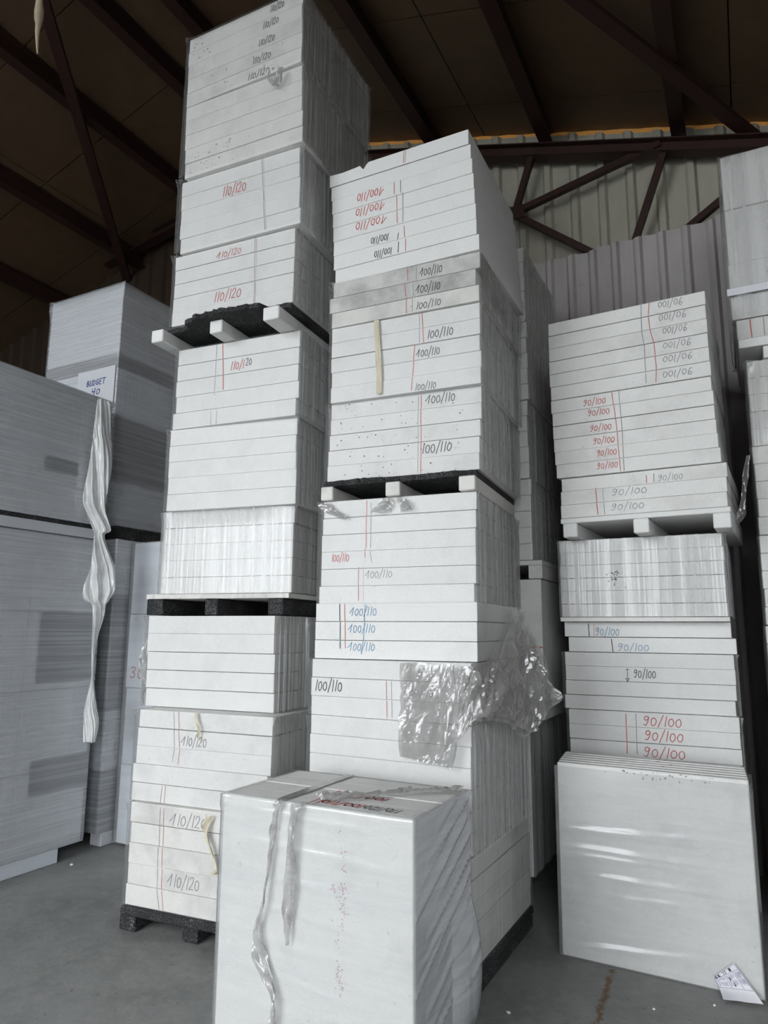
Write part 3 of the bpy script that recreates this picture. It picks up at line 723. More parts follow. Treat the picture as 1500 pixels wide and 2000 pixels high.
a9, sh9 = build_unit('A9', 'topmost foam sheet pack under the roof with five black 110/120 marks', 'foam_worn', wrapkw=dict(right=.007, ears=.02, top=.08), group=A_G)
strip(a9, [(.748, -.005, .012), (.752, -.06, .022), (.80, -.125, .02), (.835, -.06, .018), (.85, -.02, .014), (.858, -.10, .006), (.835, -.15, .005), (.80, -.14, .004)], 'film_dusty', 'film_strip', y=-.035, seed=3, wav=.014)
strip(A1R, [(.449, .555, .010), (.459, .51, .010), (.487, .452, .009), (.484, .385, .004)], 'tape_beige', 'film_strip', y=-.025, seed=5)
strip(a2, [(-.02, .47, .012), (-.04, .36, .03), (-.045, .24, .022), (-.035, .12, .024), (-.04, .02, .032)], 'film_dusty', 'film_strip', y=.02, seed=6, wav=.03)
rnd = random.Random(4)
for i in (3, 4):
    o = sh8[i][0]; blotches(o, [(rnd.uniform(.03, .42), rnd.uniform(.02, .09), rnd.uniform(.003, .011)) for _ in range(16)], 'smudge_grey', seed=i)
for i in (0, 1, 3, 4):
    o = sh9[i][0]; blotches(o, [(rnd.uniform(.04, .2) if i < 2 else rnd.uniform(.1, .85), rnd.uniform(.02, .09), rnd.uniform(.003, .012)) for _ in range(9)], 'smudge_grey', seed=i + 9)
a0 = [o for o in bpy.data.objects if o.get('label', '').startswith('lowest foam')][0]
strip(a0, [(.60, .565, .024), (.572, .482, .018), (.609, .395, .016), (.656, .285, .017), (.636, .255, .020)], 'tape_beige', 'film_strip', y=-.03, seed=8, wav=.02)
pallet('A0', 0, -.02, 1.02, -.025, 1.04, 'foam_black', 'foam_black', 'black pallet on the concrete under the tallest stack', .05, .134, ((.0, .12, .0), (.45, .56, .01), (.90, 1.02, .0)))
pallet('A3', 0, -.075, 1.06, -.05, 1.07, 'foam_old', 'foam_black', 'pallet with dirty white deck and three black legs in the tallest stack', .032, UNITS['A3']['z'] - UNITS['A2']['z'] - UNITS['A2']['h'] - .002,
       ((.0, .13, .004), (.45, .545, .006), (.915, 1.02, .0)), jag([(-.0, .0), (.3, -.012), (.62, .004), (1.06, 0)], amp=.006, seed=3) + [(1.06, 1.07), (0, 1.07)])
dk = jag([(-.03, .10), (.22, .085)], seed=2) + jag([(.23, .02), (.34, -.035), (.55, -.045), (.84, -.015)], seed=4, amp=.013) + jag([(.86, .05), (1.03, .06)], seed=5) + [(1.03, 1.1), (-.03, 1.1)]
pallet('A6', 0, -.06, 1.0, -.07, 1.08, 'foam_black', 'foam_clean', 'pallet with broken black deck and white runners high in the tallest stack', .034, UNITS['A6']['z'] - UNITS['A5']['z'] - UNITS['A5']['h'] - .002,
       ((-.05, .05, .0), (.42, .52, .03), (.86, .98, .0)), dk)

# --- middle stack
B_G = 'foam packs of the middle stack'
build_unit('B2', 'lowest foam pack of the middle stack, behind the front bale', 'foam_worn', wrapkw=dict(mat='film_clear', side='film_clear', right=.002), group=B_G)
build_unit('B3', 'foam pack with strongly pleated side film below the hanging crumpled film', 'foam_clean', wrapkw=dict(right=.013), group=B_G)
b4, sh4 = build_unit('B4', 'three-sheet foam pack with a large black 100/110 under crumpled film', 'foam_clean', wrapkw=dict(right=.005, ears=.03), group=B_G)
build_unit('B5', ['foam sheet with blue 100/110, upper of the three blue-marked sheets', 'foam sheet with blue 100/110, middle of the three blue-marked sheets', 'foam sheet with blue 100/110, lowest of the three blue-marked sheets'], 'foam_clean', True, 'loose sheets marked in blue in the middle stack')
b6, sh6 = build_unit('B6', 'six-sheet foam pack under the middle stack pallet with red 100/110', 'foam_clean', wrapkw=dict(right=.010, ears=.015), group=B_G)
build_unit('B8', 'speckled foam pack standing on the middle stack pallet, 100/110 twice', 'foam_worn', wrapkw=dict(right=.009, ears=.018), group=B_G)
b9, _ = build_unit('B9', 'foam pack with a beige tape strip hanging on its front', 'foam_clean', wrapkw=dict(right=.008), group=B_G)
build_unit('B10', 'grey grimy three-sheet foam pack in the middle stack', ['foam_grimy', 'foam_grimy', 'foam_old'], wrapkw=dict(right=.006, ears=.02), group=B_G, jit=.009)
BT = ['topmost foam sheet of the middle stack with a notch broken from its edge', 'unmarked foam sheet, second from the top of the middle stack',
      'foam sheet with upside-down red 100/110, upper of three red ones', 'foam sheet with upside-down red 100/110, middle of three red ones', 'foam sheet with upside-down red 100/110, lowest of three red ones',
      'foam sheet with upside-down black 100/110, upper of the two', 'foam sheet with upside-down black 100/110, lower of the two', 'plain foam sheet lying directly on the grey grimy pack']
_, shB = build_unit('B11', BT, 'foam_clean', True, 'loose sheets on top of the middle stack', jit=.004)
# the top sheet has a bite out of its upper front edge: rebuild its mesh with the notch
q = UNITS['B11']; tt = q['h'] / 8 - .0025; prof = [(0, 0), (q['w'], 0), (q['w'], tt), (.30, tt), (.285, tt - .012), (.262, tt - .042), (.25, tt - .03), (.235, tt - .008), (.20, tt - .012), (.10, tt - .018), (.0, tt - .012)]
n = len(prof); v = [(x, 0, z) for x, z in prof] + [(x, .16, z) for x, z in prof] ; v2 = [(0, .16, 0), (q['w'], .16, 0), (q['w'], .16, tt), (0, .16, tt), (0, q['d'], 0), (q['w'], q['d'], 0), (q['w'], q['d'], tt), (0, q['d'], tt)]
f = [tuple(range(n))] + [(i, i + n, (i + 1) % n + n, (i + 1) % n) for i in range(n)]; f = [tuple(reversed(a)) if k else a for k, a in enumerate(f)]
k = 2 * n; f += [(k, k + 3, k + 2, k + 1), (k + 4, k + 5, k + 6, k + 7), (k, k + 1, k + 5, k + 4), (k + 1, k + 2, k + 6, k + 5), (k + 2, k + 3, k + 7, k + 6), (k + 3, k, k + 4, k + 7)]
me = mesh('notched_sheet', v + v2, f); me.materials.append(MATS['foam_clean']); shB[0][0].data = me
strip(b9, [(.325, .508, .019), (.327, .47, .016), (.335, .35, .019), (.347, .16, .019), (.347, .035, .018), (.347, .015, .015)], 'tape_beige', 'tape_strip', y=-.018, seed=1, wav=.004, flat=True)
rnd = random.Random(12)
for (u, o_) in (('B8', None),):
    rt = [o for o in bpy.data.objects if o.get('label', '').startswith('speckled foam pack')][0]
    for ch in list(rt.children)[:5]:
        if ch.name.startswith('foam_sheet'): blotches(ch, [(rnd.uniform(.05, .9), rnd.uniform(.01, .09), rnd.uniform(.002, .007)) for _ in range(14)], 'smudge_brown', seed=3)
pallet('B2', 0, -.01, 1.02, -.0, 1.03, 'foam_black', 'foam_black', 'black pallet on the floor under the middle stack', .05, .123, ((.0, .12, .0), (.45, .56, .0), (.90, 1.02, .0)))
dk = jag([(-.0, .03), (.12, .0), (.32, -.01), (.5, .035), (.72, .01), (.9, -.005), (1.0, .03)], seed=12, amp=.012) + [(1.0, 1.06), (0, 1.06)]
pallet('B8', 0, -.03, 1.0, -.04, 1.08, 'foam_black', 'foam_old', 'pallet with torn black deck and chipped white runners in the middle stack', .036, UNITS['B8']['z'] - UNITS['B6']['z'] - UNITS['B6']['h'] - .002,
       ((-.005, .08, .0), (.435, .53, .005), (.90, 1.0, .0)), dk)
# crumpled film hanging round the corner of the middle stack
PATH = [(.60, -.03, 1.59, 1.10), (.72, -.045, 1.592, 1.085), (.84, -.055, 1.592, 1.075), (.925, -.06, 1.59, 1.065), (.965, -.065, 1.585, 1.22), (1.03, -.045, 1.58, 1.31), (1.085, .06, 1.62, 1.30), (1.10, .20, 1.74, 1.27),
        (1.11, .34, 1.90, 1.20), (1.12, .46, 1.90, 1.16), (1.14, .56, 1.80, 1.19), (1.19, .66, 1.62, 1.26), (1.22, .73, 1.42, 1.36)]
def crumple(parent, path, na, nb, seed, zoff, amp=.035):
    vs, fs = [], []
    for i in range(na):
        f = i / (na - 1) * (len(path) - 1); k = min(int(f), len(path) - 2); g = f - k
        a = [path[k][j] + (path[k + 1][j] - path[k][j]) * g for j in range(4)]
        tx, ty = path[k + 1][0] - path[k][0], path[k + 1][1] - path[k][1]; L = math.hypot(tx, ty); nx, ny = ty / L, -tx / L
        for j in range(nb):
            h = j / (nb - 1); z = a[3] + (a[2] - a[3]) * h
            p = Vector((f * .52 + seed, z * 3.0 - f * .5, seed))
            hang = min(1, (1 - h) * 3.5)
            c = abs(noise.noise(p)) + .55 * abs(noise.noise(p * 2.1 + Vector((3, 1, 7)))) + .16 * abs(noise.noise(p * 5.3))
            ds = amp * (c * 1.5 - .25) * (.25 + .75 * hang) + .012 * (1 - h)
            vs.append((a[0] + nx * ds + .010 * noise.noise(p * 3), a[1] + ny * ds, z - zoff + .012 * noise.noise(p * 2 + Vector((5, 5, 5)))))
    for i in range(na - 1):
        for j in range(nb - 1): k = i * nb + j; fs.append((k, k + 1, k + nb + 1, k + nb))
    return link('crumpled_film', mesh('crumpled_film', vs, fs), 'film_crumpled', parent)
q5 = UNITS['B4']; cf = crumple(None, PATH, 120, 50, 2.7, 0.0, .05); cf.location = (q5['x'], q5['y'], 0); cf.rotation_euler = (0, 0, -R(q5['yaw'])); c2 = crumple(cf, [(x + .012 + .02 * (k > 4), y - .012, zt - .02, zb + .03) for k, (x, y, zt, zb) in enumerate(PATH)][4:], 80, 44, 8.1, 0.0, .075); c2.name = 'film_fold'; tag(cf, 'crumpled clear film hanging round the right corner of the middle stack', 'plastic film')
for pts, sd in (([(.02, .63, .05), (.06, .58, .05), (.13, .545, .055), (.16, .52, .01)], 2), ([(.45, .635, .03), (.44, .59, .055), (.41, .545, .06)], 6), ([(.53, .635, .02), (.56, .59, .045), (.57, .55, .05)], 9)):
    strip(b6, pts, 'film_crumpled', 'torn_film', y=-.03, seed=sd, wav=.035)

# --- right stack
C_G = 'foam packs of the right stack'
build_unit('C3', 'foam pack with three large red 90/100 behind the leaning bale', 'foam_clean', wrapkw=dict(right=.004), group=C_G)
build_unit('C4', 'four-sheet foam pack with a black double arrow and 90/100', 'foam_clean', wrapkw=dict(right=.006, ears=.02), group=C_G)
build_unit('C5', ['foam sheet with blue 90/100 just below the thin board, right stack', 'foam sheet with blue 90/100 lying on the pack with the double arrow'], 'foam_clean', True, 'loose blue-marked sheets of the right stack')
build_unit('C5t', ['thin white foam board between blue-marked sheet and ribbed film pack'], 'foam_worn', True)
c6, sh = build_unit('C6', 'film-ribbed foam pack under the white pallet with a brown stain', 'foam_clean', wrapkw=dict(mat='film_ribbed', front=.006, right=.006), group=C_G)
rnd = random.Random(3)
for i, c in ((2, .0), (3, 1)):
    blotches(sh[i][0], [(rnd.gauss(.37, .028), rnd.uniform(.01, .08) if c else rnd.uniform(.0, .04), rnd.uniform(.003, .009)) for _ in range(12)], 'smudge_brown', seed=i)
od = ['topmost', 'second', 'third', 'fourth', 'fifth', 'sixth']
build_unit('C7', ['foam sheet with grey 90/100 right of middle, upper of three above white pallet', 'foam sheet with grey 90/100, middle of three on the white pallet', 'foam sheet with grey 90/100 resting directly on the white pallet'], 'foam_worn', True, 'loose sheets on the white pallet')
build_unit('C8', ['foam sheet with red 90/100, %s of six from the top' % ('topmost' if i == 0 else od[i]) for i in range(6)], 'foam_worn', True, 'red-marked loose sheets of the right stack', jit=.004)
build_unit('C9', ['foam sheet with upside-down grey 90/100, %s of six from the top' % ('topmost' if i == 0 else od[i]) for i in range(6)], 'foam_worn', True, 'upside-down marked loose sheets of the right stack', jit=.004)
pallet('C7', 0, .0, 1.025, -.025, 1.05, 'foam_clean', 'foam_clean', 'all white foam pallet in the right stack', .036, UNITS['C7']['z'] - UNITS['C6']['z'] - UNITS['C6']['h'] - .002, ((.015, .11, .0), (.465, .56, .0), (.925, 1.023, .0)))
# lower part of the right stack, hidden behind the leaning bale
q = UNITS['C3']; UNITS['C2'] = dict(q, z=.128, h=q['z'] - .129, n=6, lt=0, lb=0)
build_unit('C2', 'lowest foam pack of the right stack, mostly behind the leaning bale', 'foam_clean', wrapkw=dict(right=.004), group=C_G)
pallet('C2', 0, .0, 1.0, .0, 1.0, 'foam_black', 'foam_black', 'black pallet on the floor behind the leaning bale', .05, .127, ((.0, .12, .0), (.45, .55, .0), (.88, 1.0, .0)))

# --- stack behind the middle stack
D_G = 'foam packs of the dim stack behind the middle one'
def simple_pack(s, t, z, w, d, h, n, label, mat='foam_worn', group=None, wk=None, vertical=False, yaw=27.4, cat='foam pack'):
    """pack given by its front right corner in hall coordinates"""
    p = hall(s, t, z); a = R(yaw); p = p - Vector((math.cos(a), -math.sin(a), 0)) * w
    root = link('foam_sheet_pack', None, None, None, p, -a); tag(root, label, cat, group); out = []
    rnd = random.Random(sum(map(ord, label)))
    for i in range(n):
        if vertical: o = link('foam_sheet', boxmesh(w, d / n - .002, h - .002, mat), None, root, (rnd.uniform(-.003, .003), d - (i + 1) * d / n + .001, rnd.uniform(0, .001)))
        else: o = link('foam_sheet', boxmesh(w, d, h / n - .002, mat), None, root, (rnd.uniform(-.006, .006), rnd.uniform(-.005, .005), h - (i + 1) * h / n + .001))
        out.append(o)
    if wk is not None: wrap(root, w, d, h, seed=int(z * 100) + n, **wk)
    return root, out
dl, dsh = simple_pack(-1.40, 4.93, .13, .98, .80, 1.02, 1, 'lowest bale of the dim stack behind the middle stack, black marks on its side', 'foam_clean', D_G, dict(right=.004))
bpy.data.objects.remove(dsh[0])
for i in range(8):
    o = link('foam_sheet', boxmesh(.98 / 8 - .002, .8, 1.016, 'foam_clean'), None, dl, (i * .98 / 8 + .001, 0, .001))
for j in range(5):
    k = marking(o, [[(x, z) for x, z in st] for zz in (.78, .62, .5) for st in text_strokes('100/110', 0, 0, .12, .03, 0, random.Random(j))], .005, 'k')
    me = k.data
    for idx, vv in enumerate(me.vertices):
        x, z = vv.co.x, vv.co.z; vv.co = Vector((0, -z + .09 + j * .1, x + .72 - .02 * j))
    k.location = (.98 / 8 + .0005, 0, 0)
d2, _ = simple_pack(-1.30, 4.95, 1.155, .98, .82, .98, 1, 'bale with beige tape band and red line in the dim gap', 'foam_worn', D_G, None)
q0 = [c for c in d2.children][0]
link('tape_band', boxmesh(.982, .822, .045, 'tape_beige', .002), None, d2, (-.001, -.001, .62))
marking(q0, [[(.72, .50), (.98, .497)]], .008, 'r')
pd = link('pallet', None, None, None, hall(-1.28, 4.93, 2.137) - Vector((math.cos(HALL), -math.sin(HALL), 0)) * 1.02, hz); tag(pd, 'white foam pallet deep in the gap behind the middle stack', 'pallet', 'pallets in the stacks')
link('deck', boxmesh(1.02, .9, .035, 'foam_worn'), None, pd, (0, 0, .098))
for a in (0, .46, .92): link('runner', boxmesh(.10, .9, .096, 'foam_worn'), None, pd, (a, 0, .001))
z = 2.272
for i, (h, n, lab) in enumerate(((.6, 5, 'film-wrapped pack resting on the pallet deep in the gap'), (.6, 5, 'film-wrapped pack second above the pallet in the dim rear stack'), (.62, 5, 'film-wrapped pack second from the top of the dim rear stack'), (.62, 5, 'topmost film-wrapped pack of the dim rear stack'))):
    simple_pack(-1.345 - .008 * (i % 2), 4.93, z, .98, .90, h, n, lab, 'foam_worn', D_G, dict(right=.006)); z += h + .004

# --- far right stack, cut by the picture edge
E_G = 'foam packs of the far right stack'
def epack(z, h, n, ds, dt, label, wk, w=.98, mat='foam_worn'):
    p0 = Vector((2.335, 4.4, 0)); s0 = p0.x * math.cos(HALL) - p0.y * math.sin(HALL); t0 = p0.x * math.sin(HALL) + p0.y * math.cos(HALL)
    return simple_pack(s0 + ds + w, t0 + dt, z, w, 1.0, h, n, label, mat, E_G, wk)
ez = .13
epack(.13, .55, 5, .03, .0, 'lowest foam pack of the far right stack', dict(right=.006))
epack(.684, .56, 5, .045, .0, 'second foam pack from the floor in the far right stack', dict(right=.006))
epack(1.248, .56, 5, .05, .0, 'third foam pack from the floor in the far right stack', dict(right=.006))
epack(1.812, .56, 5, .055, -.01, 'foam pack below the torn film tag in the far right stack', dict(right=.007))
epack(2.376, .58, 5, .062, .0, 'foam pack level with the torn film tag, far right stack', dict(right=.007, ears=.03))
epack(2.960, .58, 5, .066, .02, 'foam pack just under the narrow white pallet at the right edge', dict(mat='film_ribbed', front=.006, right=.008, ears=.04))
e1, _ = epack(3.69, .14, 1, .03, .0, 'flat foam pack with red line on the narrow white pallet, far right', dict(right=.004, ears=.04))
marking(_[0], [[(.085, .005), (.082, .13)]], .007, 'r'); marking(_[0], [[(.16, .005), (.16, .13)]], .005, 'g')
e2, _ = epack(3.835, 1.205, 3, .006, -.01, 'tall glossy ribbed film pack at the top of the far right stack', dict(mat='film_ribbed', front=.016, right=.012, ears=.01, top=.05), mat='foam_clean')
link('tape_band', boxmesh(1.03, .004, .05, 'paper', .001), None, e2, (-.02, -.036, .16))
p0 = Vector((2.335, 4.4, 0)); s0 = p0.x * math.cos(HALL) - p0.y * math.sin(HALL); t0 = p0.x * math.sin(HALL) + p0.y * math.cos(HALL)
pe = link('pallet', None, None, None, hall(s0 + .03, t0 - .02, 3.544), hz); tag(pe, 'narrow white foam pallet at the right picture edge', 'pallet', 'pallets in the stacks')
link('deck', boxmesh(1.0, 1.02, .06, 'foam_clean'), None, pe, (0, 0, .083))
for a in (0.14, .46, .88): link('runner', boxmesh(.11, 1.0, .08, 'foam_clean'), None, pe, (a, .02, .001))
pe2 = link('pallet', None, None, None, hall(s0 + .02, t0, 0), hz); tag(pe2, 'black pallet on the floor under the far right stack', 'pallet', 'pallets in the stacks')
link('deck', boxmesh(1.0, 1.0, .045, 'foam_black'), None, pe2, (0, 0, .083))
for a in (0, .45, .89): link('runner', boxmesh(.11, 1.0, .081, 'foam_black'), None, pe2, (a, 0, .001))
eroot = [o for o in bpy.data.objects if o.get('label', '').startswith('foam pack level with')][0]
strip(eroot, [(-.03, .52, .012), (-.05, .42, .02), (-.07, .30, .014), (-.085, .20, .02), (-.10, .13, .028), (-.115, .08, .006)], 'film_crumpled', 'film_strip', y=-.02, seed=4)

# ------------------------------------------------------------------ wrapped grey stacks on the left
def block(parent, w, d, h, loc, mat, name='foam_block'): return link(name, boxmesh(w, d, h, mat, .005), None, parent, loc)
def bale(s, t, z, w, d, h, label, group=None):      # front right corner in hall coordinates
    p = hall(s - w, t, z); o = link('wrapped_bale', None, None, None, p, hz); return tag(o, label, 'foam bale', group)
F_G = 'film-wrapped bales on the left'
# near stack: its right side faces us, its rear corner is at s -4.805, t 4.10
fw, fd = 1.1, 1.25
lo = bale(-4.805, 4.10 - fd, .11, fw, fd, 2.39, 'near grey film-wrapped bale standing on white runners at the left edge', F_G)
n = 4
for i in range(n):
    for j in range(2): block(lo, fw / 1 - .002, fd / 2 - .003, 2.38 / n - .003, (0, j * fd / 2, i * 2.38 / n), 'foam_pale_grey')
for y0, y1, z0, z1 in ((.72, fd - .01, 1.24, 1.78), (.74, fd - .005, .42, .68)): block(lo, .02, y1 - y0, z1 - z0, (fw - .016, y0, z0), 'foam_graphite')
wrap(lo, fw, fd, 2.385, 'film_heavy', 'film_heavy', .0, .0008, .012, 31, ears=.0, rows=90, sridges=[(2.2 - .26 * k, -.05 + .025 * (k % 4), .007, .011, -.2 + .1 * (k % 3), 1.5) for k in range(9)] + [(2.32, .0, .014, .014, -.2, 1.5), (2.27, .0, .012, .012, -.2, 1.4), (.05, .02, .012, .012, -.2, 1.5)])
up = bale(-4.80, 4.09 - fd, 2.62, fw, fd, 1.10, 'upper grey film-wrapped bale with plastic hanging from its corner', F_G)
for i in range(2):
    for j in range(2): block(up, fw - .002, fd / 2 - .003, .55 - .003, (0, j * fd / 2, i * .55), 'foam_pale_grey')
block(up, .02, .31, .115, (fw - .016, .64, .37), 'foam_graphite')
wrap(up, fw, fd, 1.10, 'film_heavy', 'film_heavy', .0, .0008, .012, 33, ears=.01, rows=60, top=.12, sridges=[(1.03 - .035 * k, .0 + .03 * k, .014, .012, -.2, 1.5 - .08 * k) for k in range(5)] + [(.85 - .16 * k, -.06 + .03 * k, .006, .01, -.2, 1.4) for k in range(5)])
pf = link('pallet', None, None, None, hall(-4.81 - fw, 4.10 - fd, 2.502), hz); tag(pf, 'dark pallet between the two near grey bales', 'pallet', 'pallets in the stacks')
link('deck', boxmesh(fw, fd, .03, 'foam_black'), None, pf, (0, 0, .085))
for a, b in ((0, .12), (.5, .62), (fw - .12, fw)): link('runner', boxmesh(b - a, fd, .082, 'foam_pale_grey' if b == fw else 'foam_black'), None, pf, (a, 0, .001))
for k, x in enumerate((.0, fw - .16)):
    tag(link('floor_runner', boxmesh(.15, fd - .2, .105, 'foam_blue_white'), None, None, hall(-4.80 - fw + x, 4.10 - fd + .0, .001), hz), ['white foam runner under the hidden side of the near grey bale', 'white foam runner under the near grey bale at lower left'][k], 'runner', 'white runners under the near bale')
# plastic sheet hanging from the corner of the upper bale
HP = [(-0.157, -0.076, 3.669), (-0.165, -0.060, 3.613), (-0.176, -0.040, 3.373), (-0.177, -0.022, 3.284), (-0.193, -0.015, 3.062), (-0.218, -0.038, 2.820), (-0.187, -0.038, 2.715), (-0.126, 0.016, 2.568), (-0.110, -0.028, 2.514), (-0.113, 0.040, 2.335), (-0.118, 0.069, 2.251), (-0.160, 0.077, 2.082), (-0.145, 0.040, 1.991), (-0.085, 0.019, 1.951), (-0.074, 0.011, 1.857), (-0.066, -0.035, 1.632), (-0.052, -0.033, 1.389), (-0.055, -0.025, 1.329), (-0.084, 0.007, 1.151), (-0.082, 0.031, 1.033), (-0.075, 0.015, 0.889)]
hp = link('hanging_plastic', None, None, None, (-2.265, 5.67, 0), math.atan2(.378, .926)); tag(hp, 'white torn plastic sheet hanging twisted from the left bale corner', 'plastic sheet')
def drape(parent, pts, mat, seed, depth=.05, m=22, name='plastic_sheet'):
    vs, fs, fine = [], [], spline(pts, 10)
    for i, (xl, xr, z) in enumerate(fine):
        hw = (xr - xl) / 2
        for j in range(m):
            u = j / (m - 1); p = Vector((u * 1.7 + z * 1.1 + seed, z * 1.6 + u, seed * .7))
            y = depth * (1.5 * abs(noise.noise(p)) + .8 * abs(noise.noise(p * 2.3)) + .35 * abs(noise.noise(p * 5.1)) - .6) * min(1, hw / .035) - .02 * math.sin(math.pi * u)
            vs.append((xl + (xr - xl) * u, y, z))
    for i in range(len(fine) - 1):
        for j in range(m - 1): k = i * m + j; fs.append((k, k + 1, k + m + 1, k + m))
    return link(name, mesh(name, vs, fs, True), mat, parent)
drape(hp, HP, 'film_milky', 5.2, .055, 30)

# tall stack behind: BUDGET 40
gl_ = bale(-4.84, 4.28, .11, 1.0, 1.1, 2.43, 'dark lower film-wrapped bale in the shadow behind the near bale', F_G)
for i in range(5): block(gl_, .998, 1.098, .483, (0, 0, i * .486), 'foam_graphite' if i in (0, 2, 3) else 'foam_pale_grey')
wrap(gl_, 1.0, 1.1, 2.43, 'film_heavy', 'film_heavy', .0, .0008, .010, 41, ears=0, rows=24)
gu = bale(-4.99, 4.28, 2.66, 1.0, 1.1, 2.33, 'tall upper film-wrapped bale with a BUDGET 40 label', F_G)
for i, (z0, h, m) in enumerate(((0, .44, 'foam_pale_grey'), (.443, .13, 'foam_graphite'), (.576, .46, 'foam_pale_grey'), (1.039, .45, 'foam_blue_white'), (1.492, .13, 'foam_graphite'), (1.625, .7, 'foam_pale_grey'))): block(gu, .998, 1.098, h, (0, 0, z0), m)
block(gu, .02, .62, .60, (.984, .03, .42), 'foam_graphite')
wrap(gu, 1.0, 1.1, 2.33, 'film_heavy', 'film_heavy', .0, .0008, .010, 43, ears=.02, rows=24, top=.15)
lb = block(gu, .50, .006, .40, (.49, -.022, 1.10), 'foam_pale_grey', 'paper_label')
marking(lb, text_strokes('BUDGET', .26, .27, .25, .055, 0, random.Random(2)), .008, 'n'); marking(lb, text_strokes('40', .27, .18, .12, .06, 0, random.Random(3)), .008, 'n')
pg = link('pallet', None, None, None, hall(-4.86 - 1.0, 4.28, 2.543), hz); tag(pg, 'black pallet under the bale with the BUDGET 40 label', 'pallet', 'pallets in the stacks')
link('deck', boxmesh(1.0, 1.1, .03, 'foam_black'), None, pg, (0, 0, .085))
for a in (0, .45, .88): link('runner', boxmesh(.12, 1.1, .082, 'foam_black'), None, pg, (a, 0, .001))
for k, x in enumerate((.0, .86)):
    tag(link('floor_runner', boxmesh(.13, 1.0, .105, 'foam_pale_grey'), None, None, hall(-5.83 + x, 4.33, .001), hz), ['grey runner under the far side of the dark lower bale', 'grey foam runner under the dark lower bale'][k], 'runner', 'grey runners under the dark bale')
# pale column with a red 30
hh = bale(-4.80 + .93, 4.43, .02, .93, .9, 2.50, 'bluish white film-wrapped bale with a red 30 behind the tallest stack', F_G)
blk = [block(hh, .928, .898, .62, (.01 * (i % 2) - .004 * i + .02, 0, i * .624), 'foam_blue_white') for i in range(4)]
wrap(hh, .95, .9, 2.5, 'film_streaked', 'film_streaked', .0, .0008, .012, 47, ears=0, rows=24)
marking(blk[2], text_strokes('30', .135, .13, .17, .10, 0, random.Random(4)), .008, 'r')

# ------------------------------------------------------------------ bale in front, standing sheets
JY = 27.393
jb = link('wrapped_bale', None, None, None, (-.755, 3.477, 0), -R(JY)); tag(jb, 'large film-wrapped bale of standing sheets in front on the floor', 'foam bale')
js = []
for i in range(4):
    d = .627 / 4; js.append(link('foam_sheet', boxmesh(1.0 - .012, d - .003, 1.0 - .002 * (i % 2), 'foam_worn', .004), None, jb, (.006, i * d + .001, .001)))
wrap(jb, 1.0, .627, 1.002, 'film_streaked', 'film_wound', .0, .0005, .006, 51, ears=.006, rows=70, bulge=.055, top=.03, nf=60, ridges=[(.955 - .13 * k, -.035 - .008 * k, .005, .010, -.1 + .12 * (k % 3), .8 + .15 * (k % 2)) for k in range(7)], sridges=[(.05 + .072 * k + .01 * math.sin(k * 5), .35 + .03 * (k % 5), .012 - .004 * (k % 2), .007 + .003 * (k % 3), -.1 + .1 * (k % 4), .75 - .08 * (k % 3)) for k in range(12)])
strip(jb, [(.342, 1.012, .018), (.338, 1.0, .018), (.326, .948, .014), (.311, .837, .012), (.294, .706, .011), (.272, .555, .009), (.248, .467, .018), (.273, .347, .034), (.321, .255, .026), (.348, .181, .020), (.341, .1, .020), (.35, .04, .03)], 'film_dusty', 'film_strip', y=-.03, seed=11, wav=.02)
strip(jb, [(.455, 1.012, .026), (.442, 1.0, .028), (.422, .95, .030), (.413, .83, .028), (.415, .621, .027), (.408, .517, .02), (.409, .425, .004)], 'film_dusty', 'film_strip', y=-.03, seed=14, wav=.018)
rnd = random.Random(8)
for (x, z, c) in ((.636, .912, 3), (.663, .823, 8), (.659, .762, 9), (.616, .674, 18), (.648, .678, 20), (.666, .672, 20), (.66, .612, 22), (.656, .542, 12), (.633, .459, 6), (.648, .354, 16), (.661, .319, 16), (.64, .33, 12)):
    blotches(js[0], [(x + rnd.gauss(0, .009), z + rnd.gauss(0, .018), rnd.uniform(.0018, .005)) for _ in range(c)], 'smudge_pink', name='faded_print', seed=int(x * 999))
def lay(o, x, y, z, rot=0):                       # turn a mark made in the (x, z) plane flat onto a top face
    o.rotation_euler = (R(-90), 0, rot); o.location = (x, y, z)
for tx, i, cx, w in (('100/110', 0, .60, .22), ('100/110', 1, .62, .26), ('110/120', 0, .80, .18)):
    m = marking(js[i], text_strokes(tx, 0, 0, w, .06, 1, random.Random(int(cx * 50))), .008, 'r' if cx < .7 else 'g'); lay(m, cx, .08, 1.0012)
for i in (0, 1):
    for x in (.46, .49):
        m = marking(js[i], [[(0, -.07), (0.0, .07)]], .006, 'r'); lay(m, x, .078, 1.0012)
for (x0, x1, y0) in ((.30, .345, 0),):
    link('tape_strip', boxmesh(.05, .62, .002, 'film_dusty', 0), None, jb, (.31, .004, 1.006))
